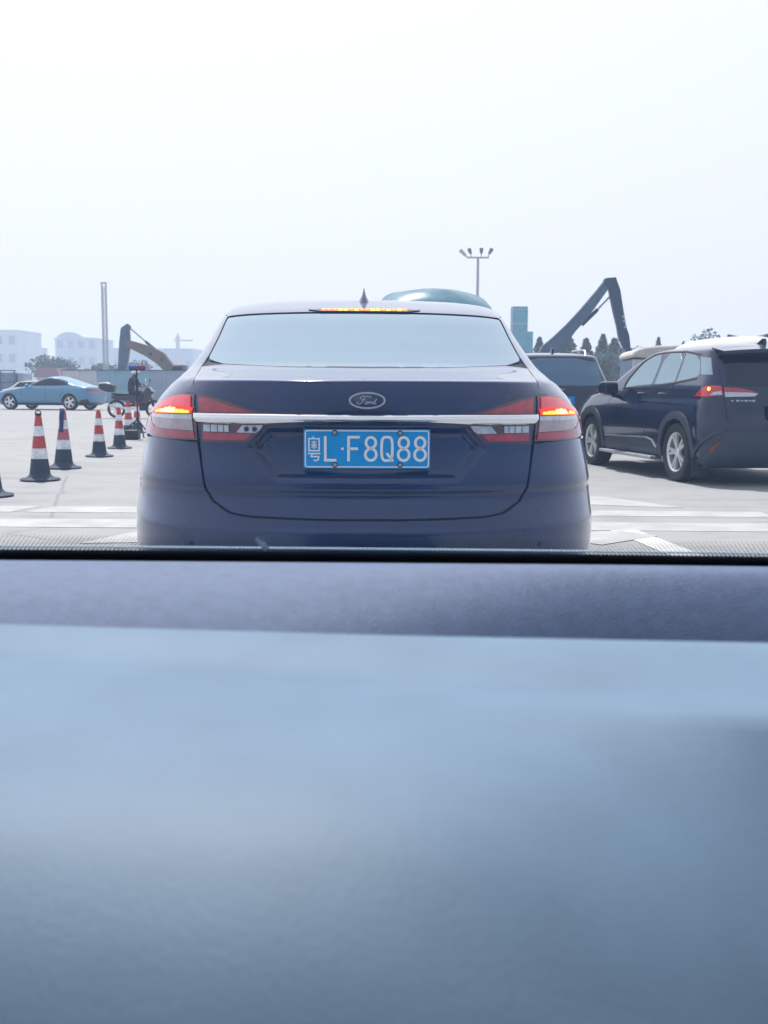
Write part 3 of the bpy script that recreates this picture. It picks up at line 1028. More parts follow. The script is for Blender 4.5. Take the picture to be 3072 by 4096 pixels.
for sd in (-1, 1):                                                # glass along the flanks, doors, handles
    for nm, pg in (('side_window', [(1.36, 1.10), (1.50, 1.27), (1.80, 1.37), (2.14, 1.40), (2.14, 1.065), (1.50, 1.07)]),
                   ('side_window', [(2.20, 1.065), (2.20, 1.40), (2.45, 1.395), (2.80, 1.26), (3.02, 1.09), (3.02, 1.07)])):
        panel(SEDAN, nm, smooth_poly(pg, 1), 'flank', 0.002, 0.006, M['glass_side'], sedan, 0.04, sd, grid=(0.06, 0.04))
    for a, b in ((1.63, 2.15), (2.16, 3.12)):
        d = panel(SEDAN, 'door', [(a, .34), (b, .34), (b, 1.05), (a, 1.05)], 'flank', 0.0, 0.010, M['navy'], sedan, 0.05, sd, grid=(0.06, 0.04))
        MB().box((sd * (SEDAN.pt(sd * 2.2, .97).x * sd + .012), a + .16, .97), (.02, .16, .022)).build('handle', M['chrome'], d, bevel=.004)
    panel(SEDAN, 'front_wing', [(3.13, .36), (3.44, .36)] + arch_poly(3.80, .33, .375, .36)[::-1][2:-2] + [(4.2, .40), (4.3, .80), (3.7, .99), (3.13, 1.05)], 'flank', 0.0, 0.01, M['navy'], sedan, 0.05, sd, grid=(0.06, 0.04))
    mir = MB().ball((sd * 1.0, 2.98, 1.06), (.10, .07, .075)).build('wing_mirror', M['navy'], sedan, True)
    MB().box((sd * .90, 2.99, 1.03), (.14, .03, .03)).build('mirror_arm', M['black'], mir)
panel(SEDAN, 'windscreen', [(-PI - 1.9, 1.13), (PI * 0 - PI - 1.9, 1.14), (-PI - .55, 1.12), (-PI - .62, 1.40), (-PI - 1.99, 1.43)], 'raw', .002, .006, M['glass_dark'], sedan, .05, grid=(.06, .03))
panel(SEDAN, 'windscreen', [(PI + 1.9, 1.13), (PI + .55, 1.12), (PI + .62, 1.40), (PI + 1.99, 1.43)], 'raw', .002, .006, M['glass_dark'], sedan, .05, grid=(.06, .03))

for sd in (-1, 1):                                                # tail lamps: an outer cluster on the wing, an inner one on the lid
    s_ = lambda pts: [(sd * t, z) for t, z in pts]
    tx = lambda x, z: (abs(SEDAN.t_x(x, z)), z)
    inn = [tx(.6185, 1.047), tx(.615, .99), tx(.607, .942), tx(.603, .885)]
    case = inn + [(.82, .884), (.92, .885), (1.04, .888), (1.14, .896), (1.30, .878), (1.52, .890), (1.50, .912), (1.34, .955), (1.22, .990), (1.12, 1.015), (1.02, 1.036), (.95, 1.047), (.87, 1.051)]
    lamp = panel(SEDAN, 'tail_light', s_(case), 'raw', 0.004, 0.02, M['lamp_case'], sedan, 0.012, grid=(0.03, 0.014))
    red = [tx(.632, 1.040), tx(.627, .985), (1.08, .982), (1.20, .972), (1.40, .925), (1.22, .980), (1.12, 1.006), (1.02, 1.026), (.95, 1.036), (.87, 1.042)]
    panel(SEDAN, 'red_lens', s_(red), 'raw', 0.008, 0.005, M['lens_glow'], lamp, 0.012, grid=(0.03, 0.012))
    st = [(.755, .9795), (1.055, .9775)] if sd < 0 else [(.755, .9795), (1.06, .9775)]
    n = 9
    for k in range(n):                                           # the lit strip: a row of cells of uneven height
        a, b = .765 + .295 * k / n, .765 + .295 * (k + 1.02) / n
        hh = (.007, .010, .011, .017, .019, .017, .012, .011, .009)[k if sd < 0 else k]
        if sd > 0 and k == 6: hh = .004
        zb = .979 - .003 * k / n
        panel(SEDAN, 'lit_cell', s_([(a, zb - .001), (b, zb - .001), (b + .004, zb + hh * .5), (b - .004, zb + hh + .003), (a + .004, zb + hh + .003), (a - .004, zb + hh * .5)]), 'raw', 0.0105, 0.004, M['lit_orange'], lamp, 0.012, grid=(0.03, 0.01))
        if hh > .005: panel(SEDAN, 'lit_cell', s_([(a + .002, zb + .001), (b - .002, zb + .001), (b, zb + hh * .45), (b - .007, zb + hh - .001), (a + .007, zb + hh - .001), (a, zb + hh * .45)]), 'raw', 0.0120, 0.002, M['lit_core'] if 2 < k < 7 else M['lit_amber'], lamp, 0.012, grid=(0.03, 0.01))
    panel(SEDAN, 'glow_lens', s_([(.752, .978), (1.09, .974), (1.09, .986), (.98, .999), (.85, 1.004), (.752, .998)]), 'raw', 0.0095, 0.003, M['lit_red'], lamp, 0.012, grid=(0.03, 0.01))
    clr = [tx(.622, .974), tx(.617, .918), (.94, .921), (1.02, .928), (1.07, .940), (1.12, .962), (1.10, .969)]
    panel(SEDAN, 'clear_lens', s_(clr), 'raw', 0.008, 0.005, M['lamp_clear'], lamp, 0.012, grid=(0.03, 0.012))
    panel(SEDAN, 'chrome_strip', s_([tx(.622, .973), tx(.621, .957), (.90, .956), (1.09, .960), (1.10, .969)]), 'raw', 0.0105, 0.004, M['lamp_white'], lamp, 0.012, grid=(0.03, 0.01))
    low = [tx(.615, .915), tx(.611, .892), (.82, .890), (1.04, .895), (1.14, .904), (1.35, .896), (1.40, .905), (1.20, .955), (1.13, .961), (1.08, .938), (1.03, .925), (.94, .918)]
    panel(SEDAN, 'lower_lens', s_(low), 'raw', 0.008, 0.005, M['lamp_deep'], lamp, 0.012, grid=(0.03, 0.012))

    sx = lambda pts: [(sd * x, z) for x, z in pts]
    up = panel(SEDAN, 'tail_light', sx([(.606, 1.047), (.555, 1.039), (.491, 1.022), (.428, 1.002), (.350, .980), (.600, .977)]), 'rear', 0.004, 0.018, M['lamp_case'], sedan, 0.012, grid=(0.02, 0.012))
    panel(SEDAN, 'red_lens', sx([(.599, 1.036), (.555, 1.030), (.484, 1.008), (.450, 1.0), (.400, .985), (.594, .982)]), 'rear', 0.008, 0.005, M['lamp_deep'], up, 0.012, grid=(0.02, 0.012))
    lo = panel(SEDAN, 'tail_light', sx([(.588, .946), (.340, .950), (.366, .926), (.419, .882), (.586, .878)]), 'rear', 0.003, 0.016, M['lamp_case'], sedan, 0.012, grid=(0.02, 0.012))
    panel(SEDAN, 'lower_lens', sx([(.580, .914), (.400, .912), (.424, .890), (.579, .888)]), 'rear', 0.007, 0.005, M['lamp_deep'], lo, 0.012, grid=(0.02, 0.012))
    for a, b in ((.578, .553), (.550, .526), (.523, .503), (.500, .484)):
        panel(SEDAN, 'clear_lens', sx([(a, .941), (b, .941), (b, .917), (a, .917)]), 'rear', 0.007, 0.005, M['lamp_white'], lo, 0.012, grid=(0.02, 0.012))
    panel(SEDAN, 'reversing_lens', sx([(.435, .941), (.360, .943), (.372, .926), (.388, .915), (.456, .916)]), 'rear', 0.007, 0.005, M['lamp_white'], lo, 0.012, grid=(0.02, 0.012))
    if sd < 0:
        for x in (.421, .392):
            c = SEDAN.pt(SEDAN.t_x(-x, .929), .929)
            MB().lathe([(0.0, -.009), (.006, -.010), (.0085, -.012), (.0085, -.004)], 14, 'Y', (c.x, c.y, c.z)).build('bulb', M['cladding'], lo, True)

def bar_off(t, z):
    k = (z - .9635) / .0175
    return 0.006 + 0.020 * max(0.0, 1 - (k * .92) ** 2) ** .5
bar = panel(SEDAN, 'chrome_bar', [(-.608, .9775), (-.3, .981), (0, .9825), (.3, .981), (.608, .9775), (.600, .944), (.46, .944), (.335, .950), (.18, .957), (0, .959),
                                  (-.18, .957), (-.335, .950), (-.46, .944), (-.600, .944)], 'rear', bar_off, 0.02, M['chrome'], sedan, 0.015, grid=(0.02, 0.0055))

# the number plate hangs in the recess
pz, pw, ph = 0.8635, 0.440, 0.1375
pl = MB().prism(smooth_poly([(-pw / 2, pz - ph / 2), (pw / 2, pz - ph / 2), (pw / 2, pz + ph / 2), (-pw / 2, pz + ph / 2)], 0), 1, -.004, 0.0)
plate_y = 0.012
plate = pl.build('number_plate', M['plate_blue'], sedan, loc=(0, plate_y, 0), bevel=.003)
bw, bh = pw / 2 - .006, ph / 2 - .006
rr = .008
corner = []
for cx, cz, a0 in ((bw - rr, bh - rr, 0), (-bw + rr, bh - rr, 90), (-bw + rr, -bh + rr, 180), (bw - rr, -bh + rr, 270)):
    corner += [(cx + rr * math.cos(R(a0 + 30 * i)), pz + cz + rr * math.sin(R(a0 + 30 * i))) for i in range(4)]
strokes([(corner, True)], .004, .0012, -.0042).build('plate_border', M['plate_white'], plate)
S_ = pw / 1200.0
PX = lambda x, y: ((x - 750) * S_, pz - (y - 697.5) * S_)
guang = [([PX(*p) for p in ((200, 602), (297, 602), (297, 716), (200, 716))], True), ([PX(*p) for p in ((243, 580), (238, 602))], False),
         ([PX(*p) for p in ((190, 743), (310, 743))], False), ([PX(*p) for p in ((232, 745), (222, 772), (292, 772), (288, 800), (270, 810), (245, 806))], False)]
strokes(guang, 13 * S_, .0014, -.0042).build('plate_character', M['plate_white'], plate)
mi = [([PX(*p) for p in ((248, 622), (248, 698))], False), ([PX(*p) for p in ((222, 660), (276, 660))], False),
      ([PX(*p) for p in ((247, 662), (226, 690))], False), ([PX(*p) for p in ((249, 662), (272, 688))], False),
      ([PX(*p) for p in ((230, 630), (238, 645))], False), ([PX(*p) for p in ((268, 630), (258, 645))], False)]
strokes(mi, 9 * S_, .0014, -.0042).build('plate_character', M['plate_white'], plate)
for ch, x0 in (('L', 345), ('F', 565), ('8', 725), ('Q', 878), ('8', 1037), ('8', 1193)):
    a = PX(x0, 815)
    strokes(plate_letters(ch, a[0], a[1], 122 * S_, 238 * S_, 0), 25 * S_, .0016, -.0042).build('plate_character', M['plate_white'], plate)
a = PX(517, 697)
MB().lathe([(0.0, -.0060), (13 * S_, -.0056), (13 * S_, -.0030)], 14, 'Y', (a[0], 0, a[1])).build('plate_dot', M['plate_white'], plate, True)
for x, y in ((445, 545), (1063, 547), (445, 850), (1063, 850)):
    a = PX(x, y)
    b = MB().lathe([(0.0, -.0065), (27 * S_, -.0060), (28 * S_, -.0030)], 16, 'Y', (a[0], 0, a[1])).build('plate_bolt', M['bolt_ring'], plate, True)
    MB().lathe([(0.0, -.0105), (12 * S_, -.0100), (18 * S_, -.0075), (19 * S_, -.0050)], 16, 'Y', (a[0], 0, a[1])).build('bolt_head', M['bolt'], b, True)

# the oval badge with its script lettering
ez = 1.031
ec = SEDAN.pt(0, ez)
en = SEDAN.nrm(0, ez)
badge = MB()
n = 40
el = lambda k, sx_, y: [(k * sx_ * .066 * math.cos(2 * PI * i / n), y, ez + k * .0295 * math.sin(2 * PI * i / n)) for i in range(n)]
badge.v += el(1, 1, 0.004) + el(1, 1, -.004) + el(.93, 1, -.006)
badge.f += [(i, (i + 1) % n, n + (i + 1) % n, n + i) for i in range(n)] + [(n + i, n + (i + 1) % n, 2 * n + (i + 1) % n, 2 * n + i) for i in range(n)] + [tuple(2 * n + i for i in range(n))]
bo = badge.build('badge', M['emblem_blue'], sedan, True, loc=(0, ec.y - .002, 0))
strokes([([(.0605 * math.cos(2 * PI * i / n), ez + .0262 * math.sin(2 * PI * i / n)) for i in range(n)], True)], .0062, .003, -.0055).build('badge_ring', M['silver_trim'], bo)
E = .4219 / 1155.0
EX = lambda x, y: ((x - 756) * E, ez - (y - 242) * E)
script = [([(800, 208), (770, 205), (735, 203), (705, 205), (690, 215), (698, 226)], False),
          ([(733, 206), (722, 235), (708, 262), (690, 275), (668, 274), (656, 264), (664, 254)], False),
          ([(700, 236), (722, 234), (742, 238)], False),
          ([(744, 262), (738, 274), (752, 276), (764, 264), (760, 254), (748, 256), (744, 262)], False),
          ([(764, 264), (776, 256), (780, 252), (778, 264), (772, 276)], False), ([(779, 262), (790, 254), (797, 258)], False),
          ([(822, 256), (806, 256), (799, 268), (806, 276), (820, 268), (834, 240), (848, 222)], False), ([(848, 222), (834, 246), (824, 270), (834, 276), (842, 270)], False)]
strokes([([EX(*p) for p in pts], cl) for pts, cl in script], 7.5 * E, .002, -.0060).build('badge_script', M['silver_trim'], bo)
# small sensors and the exhaust ends under the bumper
for x in (-.62, -.25, .25, .62):
    c = SEDAN.pt(SEDAN.t_x(x, .52), .52)
    MB().lathe([(0.0, -.004), (.010, -.003), (.011, .004)], 14, 'Y', (c.x, c.y, c.z)).build('parking_sensor', M['black'], sedan, True)
for x in (-.55, .55):
    MB().lathe([(.042, -.10), (.038, -.10), (.036, .05), (.040, .06)], 18, 'Y', (x, .12, .275), close=True).build('exhaust_pipe', M['chrome'], sedan, True)
add_wheels(sedan, [(-.80, .98), (.80, .98), (-.80, 3.80), (.80, 3.80)], 0.33, 0.225, 0.225, 5)
liners(sedan, [(sd, cy, cz) for cy, cz in SA for sd in (-1, 1)], .385, .55, .90)
# ---------------------------------------------------------------- the black SUV on the right
def dark_car(shape, root, paint, archs, r_arch, z0, grid=(0.05, 0.03)):
    h = [[(shape.t_y(y, z, sd), z) for y, z in arch_poly(cy, cz, r_arch, z0 + .002)] for cy, cz in archs for sd in (-1, 1)]
    T_, zr = PI + 1.95, float(shape.rows[-6]) if len(shape.rows) > 12 else float(shape.rows[-4])
    panel(shape, 'roof', [(-T_, zr), (T_, zr), (T_, shape.z1 - .0006), (-T_, shape.z1 - .0006)], 'raw', 0.0, 0, paint, root, 0.05, grid=(.07, .006))
    return panel(shape, 'body', [(-T_, z0), (T_, z0), (T_, zr), (-T_, zr)], 'raw', 0.0, 0, paint, root,
                 0.05, holes=h, grid=grid)

suv = empty('suv', SUV_LOC, SUV_RZ)
tag(suv, 'black SUV with grey wheel arches and bright alloy wheels on the right', 'car', 'cars waiting in the queue')
UA = [(0.0, 0.342), (2.64, 0.342)]
dark_car(SUV, suv, M['black_paint'], UA, 0.385, 0.202, (0.045, 0.03))
for sd in (-1, 1):
    fl = lambda nm, pts, off, th, m, **k: panel(SUV, nm, pts, 'flank', off, th, m, suv, k.get('step', .03), sd, grid=k.get('grid', (.05, .03)))
    fl('side_window', smooth_poly([(1.66, 1.085), (1.62, 1.19), (1.36, 1.39), (1.08, 1.475), (.83, 1.495), (.90, 1.10)], 1, (0, 5)), .002, .006, M['glass_side'])
    fl('side_window', smooth_poly([(.815, 1.115), (.765, 1.495), (.27, 1.490), (.285, 1.15)], 1, (0, 3)), .002, .006, M['glass_side'])
    fl('quarter_window', smooth_poly([(.235, 1.155), (.22, 1.485), (-.14, 1.44), (-.29, 1.24), (-.23, 1.20)], 1, (0, 1)), .002, .006, M['glass_side'])
    fl('pillar_panel', [(-.165, 1.432), (-.40, 1.415), (-.52, 1.225), (-.31, 1.232)], .003, .006, M['glass_side'])
    fl('window_trim', [(1.76, 1.065), (1.70, 1.085), (.9, 1.095), (.285, 1.142), (.235, 1.148), (-.24, 1.192), (-.24, 1.178), (.25, 1.128), (.9, 1.078)], .006, .006, M['black'])
    fl('window_trim', [(1.73, 1.10), (1.67, 1.205), (1.38, 1.412), (1.08, 1.497), (.80, 1.517), (.25, 1.512), (-.15, 1.462), (-.15, 1.447), (.25, 1.496), (.80, 1.502), (1.08, 1.482), (1.37, 1.397), (1.645, 1.195), (1.69, 1.09)], .006, .008, M['black'])
    for cy, y0, y1 in ((0.0, .50, -.40), (2.64, 3.12, 2.15)):
        outer = [(cy + .475 * math.cos(R(a)), .342 + .475 * math.sin(R(a))) for a in range(-10, 191, 12)]
        inner = [(cy + .388 * math.cos(R(a)), .342 + .388 * math.sin(R(a))) for a in range(190, -11, -10)]
        fl('wheel_arch', outer + inner, .014, .03, M['cladding'], grid=(.04, .03))
    fl('door_cladding', [(.50, .36), (.62, .45), (.80, .475), (2.12, .44), (2.16, .30), (2.14, .235), (.50, .225)], .010, .02, M['cladding'])
    fl('cladding_strip', [(.515, .375), (.63, .462), (.80, .487), (1.38, .470), (1.38, .458), (.80, .473), (.64, .448), (.53, .365)], .016, .012, M['silver_trim'], grid=(.03, .012))
    fl('cladding_strip', [(1.40, .470), (2.12, .452), (2.12, .440), (1.40, .458)], .016, .012, M['silver_trim'], grid=(.03, .012))
    MB().box((sd * .93, 1.33, .245), (.10, 1.62, .035)).build('side_step', M['silver_trim'], suv, bevel=.012)
    for pts in ([(1.86, 1.06), (2.10, .90), (2.12, .50)], [(.86, 1.09), (.88, .8), (.86, .48)], [(.28, 1.14), (.30, .95), (.42, .80), (.50, .62)]):
        seam(SUV, 'door_gap', pts, 'flank', M['shell'], suv, .009, .0015, sd)
    for y in (1.08, .47):
        x = SUV.pt(SUV.t_y(y, 1.01, sd), 1.01).x
        MB().tube([(x, y - .11, 1.0), (x + sd * .03, y - .08, 1.008), (x + sd * .034, y, 1.015), (x + sd * .03, y + .07, 1.012), (x, y + .10, 1.004)], .013, 8).build('handle', M['black_paint'], suv, True)
    mirror = MB()
    mirror.prism(smooth_poly([(1.70, .985), (1.70, 1.13), (1.76, 1.165), (1.90, 1.15), (1.98, 1.06), (1.96, 1.00)], 2), 0, sd * .905, sd * 1.09)
    mo = mirror.build('wing_mirror', M['black_paint'], suv, True, bevel=.02, angle=45)
    MB().box((sd * .90, 1.80, .975), (.10, .06, .05), ry=sd * -.2).build('mirror_arm', M['black'], mo, bevel=.01)
    MB().box((sd * .998, 1.698, 1.07), (.15, .006, .12)).build('mirror_glass', M['glass_dark'], mo)
    # tail lamp on the wing and its narrower half on the hatch
    raw = lambda pts: [(SUV.t_y(y, z, sd), z) for y, z in pts]
    tl = panel(SUV, 'tail_light', raw([(-.32, .990), (-.40, 1.035), (-.47, 1.080), (-.52, 1.100), (-.58, 1.104)]) + [(SUV.t_x(sd * .688, 1.10), 1.10), (SUV.t_x(sd * .680, 1.00), 1.00)] + raw([(-.56, .985)]), 'raw', .012, .03, M['lamp_red'], suv, .02, grid=(.04, .02))
    panel(SUV, 'clear_lens', raw([(-.585, 1.0), (-.60, 1.03)]) + [(SUV.t_x(sd * .695, 1.045), 1.045), (SUV.t_x(sd * .690, 1.005), 1.005)], 'raw', .016, .006, M['lamp_white'], tl, .02, grid=(.04, .02))
    c = SUV.pt(SUV.t_y(-.555, 1.075, sd), 1.075)
    if sd < 0:
        MB().ball((c.x + sd * .012, c.y - .010, 1.072), (.020, .014, .020)).build('lit_bulb', M['lit_amber'], tl, True)
    il = panel(SUV, 'tail_light', [(sd * x, z) for x, z in ((.668, 1.088), (.55, 1.082), (.42, 1.064), (.33, 1.030), (.36, 1.020), (.666, 1.035))], 'rear', .010, .02, M['lamp_deep'], suv, .02, grid=(.04, .02))
    panel(SUV, 'clear_lens', [(sd * x, z) for x, z in ((.666, 1.036), (.42, 1.030), (.31, 1.022), (.35, .990), (.664, .982))], 'rear', .011, .015, M['lamp_white'], suv, .02, grid=(.04, .02))
    panel(SUV, 'rear_reflector', [(sd * x, z) for x, z in ((.82, .385), (.80, .44), (.745, .505), (.74, .49), (.775, .44), (.79, .385))], 'rear', .020, .01, M['reflector'], suv, .02, grid=(.03, .02))
    panel(SUV, 'bumper_corner', raw([(-.40, .36), (-.50, .415), (-.60, .50)]) + [(SUV.t_x(sd * .80, .60), .60), (SUV.t_x(sd * .70, .645), .645), (SUV.t_x(sd * .70, .615), .615), (SUV.t_x(sd * .78, .575), .575)] + raw([(-.60, .465), (-.50, .375), (-.42, .33)]), 'raw', .022, .02, M['cladding'], suv, .02, grid=(.03, .02))
    c = SUV.pt(SUV.t_y(-.42, .2, sd), .25)
    MB().box((sd * .80, -.44, .20), (.20, .02, .22)).build('mud_flap', M['black'], suv)
panel(SUV, 'bumper_cladding', [(x, z) for x, z in ((-.86, .24), (.86, .24), (.87, .40), (.80, .56), (.70, .605), (-.70, .605), (-.80, .56), (-.87, .40))], 'rear', .008, .01, M['cladding'], suv, .03, grid=(.05, .03))
panel(SUV, 'rear_window', smooth_poly([(-.64, 1.12), (-.615, 1.20), (-.60, 1.40), (.60, 1.40), (.615, 1.20), (.64, 1.12), (.5, 1.105), (-.5, 1.105)], 1), 'rear', .003, .006, M['glass_dark'], suv, .03, grid=(.05, .03))
sp = MB()
for k in range(15):                                               # roof spoiler
    x = -.66 + 1.32 * k / 14
    e = .10 * abs(x / .66) ** 3
    sp.v += [(x, -.42 + e, 1.552 - .02 * (x / .66) ** 2), (x, -.70 + e, 1.515 - .03 * (x / .66) ** 2), (x, -.705 + e, 1.478 - .03 * (x / .66) ** 2), (x, -.52 + e, 1.44 - .02 * (x / .66) ** 2)]
    if k: sp.f += [((k - 1) * 4 + i, k * 4 + i, k * 4 + i + 1, (k - 1) * 4 + i + 1) for i in range(3)]
sp.f += [(0, 1, 2, 3), (56, 59, 58, 57)]
spo = sp.build('spoiler', M['black_paint'], suv, True, angle=50)
MB().box((0, -.708, 1.497), (.30, .012, .016)).build('brake_light', M['lit_red'], spo)
fin = MB().prism([(-.30, 1.57), (-.12, 1.58), (-.26, 1.645), (-.29, 1.64)], 0, -.02, .02).build('antenna', M['black_paint'], suv, bevel=.006)
pp_ = MB().box((0, 0, 0), (.44, .006, .14)).build('number_plate', M['plate_blue'], suv, loc=(0, -.835, .83))
strokes(plate_letters('L', -.19, -.045, .045, .09, .012), .009, .0015, -.0035).build('plate_character', M['plate_white'], pp_)
seam(SUV, 'hatch_gap', [(-.655, 1.40), (-.685, 1.20), (-.675, 1.09), (-.672, .98), (-.66, .70)], 'rear', M['shell'], suv, .010, .002)
em = MB()
for i, x in enumerate((-.60, -.545, -.50, -.455, -.41, -.37)):
    em.box((x, SUV.pt(SUV.t_x(x, .945), .945).y - .006, .945), (.032, .008, .012 + .006 * (i % 2)))
em.build('hatch_badge', M['silver_trim'], suv)
add_wheels(suv, [(-.795, 0), (.795, 0), (-.795, 2.64), (.795, 2.64)], 0.342, 0.225, 0.228, 5)
liners(suv, [(sd, cy, cz) for cy, cz in UA for sd in (-1, 1)], .39, .50, .88)
MB().box((0, 1.3, .27), (1.3, 3.6, .08)).build('floor_pan', M['shell'], suv)

# ---------------------------------------------------------------- the dark SUV ahead of it, seen from behind
SU2 = Shape([
    (0.26, 0.80, -0.76, 0.35, 3.50, 0.5, 3.4), (0.45, 0.91, -0.88, 0.40, 3.66, 0.6, 3.5), (0.62, 0.92, -0.90, 0.40, 3.68, 0.7, 3.5), (0.86, 0.915, -0.86, 0.38, 3.6, 0.7, 3.4),
    (1.02, 0.90, -0.83, 0.34, 2.9, 0.6, 3.3), (1.10, 0.875, -0.81, 0.32, 2.5, 0.4, 3.2), (1.25, 0.825, -0.76, 0.30, 2.25, 0.4, 3.2), (1.45, 0.745, -0.66, 0.28, 1.8, 0.4, 3.2),
    (1.56, 0.705, -0.60, 0.26, 1.4, 0.36, 3.6), (1.595, 0.690, -0.57, 0.27, 1.15, 0.36, 3.4), (1.618, 0.650, -0.52, 0.29, 1.02, 0.36, 3.2), (1.642, 0.56, -0.38, 0.32, .9, 0.34, 2.8), (1.662, 0.42, -0.12, 0.30, 0.75, 0.28, 2.4), (1.672, 0.25, 0.15, 0.1, 0.55, 0.1, 2.0)])
su2 = empty('suv', (2.86, 18.35, 0.0), R(3.0))
tag(su2, 'dark SUV with roof rails and gold badge just right of the navy sedan', 'car', 'cars waiting in the queue')
VA = [(0.0, .35), (2.7, .35)]
dark_car(SU2, su2, M['brown_black'], VA, .40, .262, (.08, .05))
panel(SU2, 'rear_window', smooth_poly([(-.76, 1.13), (-.70, 1.30), (-.635, 1.56), (.635, 1.56), (.70, 1.30), (.76, 1.13), (.6, 1.105), (-.6, 1.105)], 1), 'rear', .004, .006, M['glass_mid'], su2, .04, grid=(.07, .05))
for sd in (-1, 1):
    panel(SU2, 'tail_light', [(sd * x, z) for x, z in ((.60, 1.035), (.70, 1.06), (.84, 1.075), (.872, 1.04), (.875, .985), (.80, .965), (.66, .985))], 'rear', .012, .02, M['lamp_red'], su2, .03, grid=(.05, .03))
    panel(SU2, 'side_window', [(1.9, 1.14), (1.5, 1.45), (1.2, 1.55), (-.2, 1.55), (-.35, 1.2), (-.2, 1.15)], 'flank', .003, .006, M['glass_side'], su2, .05, sd, grid=(.08, .05))
    MB().tube([(sd * .56, -.25, 1.63), (sd * .56, -.18, 1.70), (sd * .56, .0, 1.715), (sd * .55, .7, 1.72), (sd * .55, .9, 1.66)], .018, 8).build('roof_rail', M['silver_trim'], su2, True)
    mr = MB().ball((sd * 1.02, 1.75, 1.08), (.12, .07, .085)).build('wing_mirror', M['black'], su2, True)
bt = MB()
bt.prism([(-.085, -.012), (-.028, -.012), (-.022, -.026), (.028, -.026), (.034, -.012), (.085, -.012), (.080, .012), (.028, .012), (.022, .026), (-.028, .026), (-.034, .012), (-.080, .012)], 1, -.012, 0)
bto = bt.build('badge', M['silver_trim'], su2, loc=(0, -.838, 1.045))
MB().prism([(-.070, -.008), (-.020, -.008), (-.016, -.019), (.020, -.019), (.026, -.008), (.070, -.008), (.066, .008), (.020, .008), (.016, .019), (-.020, .019), (-.026, .008), (-.066, .008)], 1, -.016, -.008).build('badge_face', M['gold'], bto)
p2 = MB().box((0, 0, 0), (.44, .008, .14)).build('number_plate', M['plate_blue'], su2, loc=(0.02, -.875, .86))
strokes([([(.10, .03), (.15, .03), (.15, 0), (.10, -.03), (.155, -.03)], False), ([(-.02, .03), (.03, .03), (.03, -.03), (-.02, -.03)], True), ([(.04, .03), (.09, .03), (.04, -.03)], False)], .009, .002, -.0045).build('plate_character', M['plate_white'], p2)
MB().prism([(-.20, 1.645), (-.02, 1.665), (-.16, 1.745), (-.19, 1.74)], 0, -.022, .022).build('antenna', M['brown_black'], su2, bevel=.008)
MB().box((0, -.93, .50), (1.5, .10, .16)).build('bumper', M['cladding'], su2, bevel=.03)
add_wheels(su2, [(-.80, 0), (.80, 0), (-.80, 2.7), (.80, 2.7)], .35, .225, .225, 5)
liners(su2, [(sd, cy, cz) for cy, cz in VA for sd in (-1, 1)], .405, .50, .89)
MB().box((0, 1.3, .31), (1.3, 3.6, .08)).build('floor_pan', M['shell'], su2)

# ---------------------------------------------------------------- the pale blue sedan crossing on the left
SIL = Shape([
    (0.20, 0.80, -0.72, 0.40, 3.55, 0.5, 3.0), (0.36, 0.90, -0.88, 0.45, 3.72, 0.6, 3.0), (0.55, 0.93, -0.93, 0.45, 3.78, 0.75, 3.0), (0.70, 0.93, -0.93, 0.45, 3.72, 0.9, 3.0),
    (0.82, 0.92, -0.92, 0.42, 3.45, 0.9, 2.8), (0.90, 0.90, -0.91, 0.40, 2.95, 0.8, 2.8), (0.97, 0.86, -0.89, 0.40, 2.45, 0.5, 2.8), (1.00, 0.84, -0.80, 0.45, 2.28, 0.4, 2.8),
    (1.05, 0.81, -0.45, 0.45, 2.14, 0.4, 2.7), (1.15, 0.77, -0.08, 0.42, 1.90, 0.4, 2.7), (1.27, 0.71, 0.28, 0.40, 1.62, 0.4, 2.6), (1.36, 0.64, 0.60, 0.38, 1.32, 0.36, 2.5),
    (1.41, 0.52, 0.72, 0.30, 1.16, 0.3, 2.3), (1.43, 0.26, 0.85, 0.1, 1.0, 0.1, 2.0)])
sil = empty('sedan', (-13.05, 45.3, 0), R(90 - 14))
tag(sil, 'pale silver blue sedan parked side on behind the row of traffic cones', 'car')
WA = [(0.0, .335), (2.86, .335)]
dark_car(SIL, sil, M['blue_silver'], WA, .375, .202, (.08, .05))
for sd in (-1, 1):
    panel(SIL, 'side_window', smooth_poly([(2.06, 1.02), (1.86, 1.13), (1.55, 1.265), (1.25, 1.335), (.75, 1.345), (.30, 1.25), (.02, 1.10), (.30, 1.03)], 1), 'flank', .003, .008, M['glass_dark'], sil, .05, sd, grid=(.08, .05))
    panel(SIL, 'sill_cladding', [(.42, .23), (2.44, .23), (2.44, .29), (.42, .29)], 'flank', .008, .02, M['black'], sil, .05, sd, grid=(.08, .05))
    panel(SIL, 'bumper_cladding', [(-.40, .23), (-.44, .38), (-.60, .45), (-.80, .47), (-.80, .24)], 'flank', .008, .02, M['black'], sil, .05, sd, grid=(.08, .05))
    for pts in ([(2.16, 1.02), (2.26, .8), (2.26, .3)], [(1.12, 1.02), (1.12, .3)], [(.36, 1.02), (.30, .8), (.45, .55)]):
        seam(SIL, 'door_gap', pts, 'flank', M['shell'], sil, .012, .002, sd)
    m_ = MB().ball((sd * 1.0, 1.95, 1.03), (.11, .07, .075)).build('wing_mirror', M['blue_silver'], sil, True)
panel(SIL, 'tail_light', [(-.84, .80), (.84, .80), (.84, .88), (-.84, .88)], 'rear', .006, .01, M['lamp_deep'], sil, .05, grid=(.1, .04))
add_wheels(sil, [(-.80, 0), (.80, 0), (-.80, 2.86), (.80, 2.86)], .335, .225, .235, 5, False)
liners(sil, [(sd, cy, cz) for cy, cz in WA for sd in (-1, 1)], .38, .5, .9)
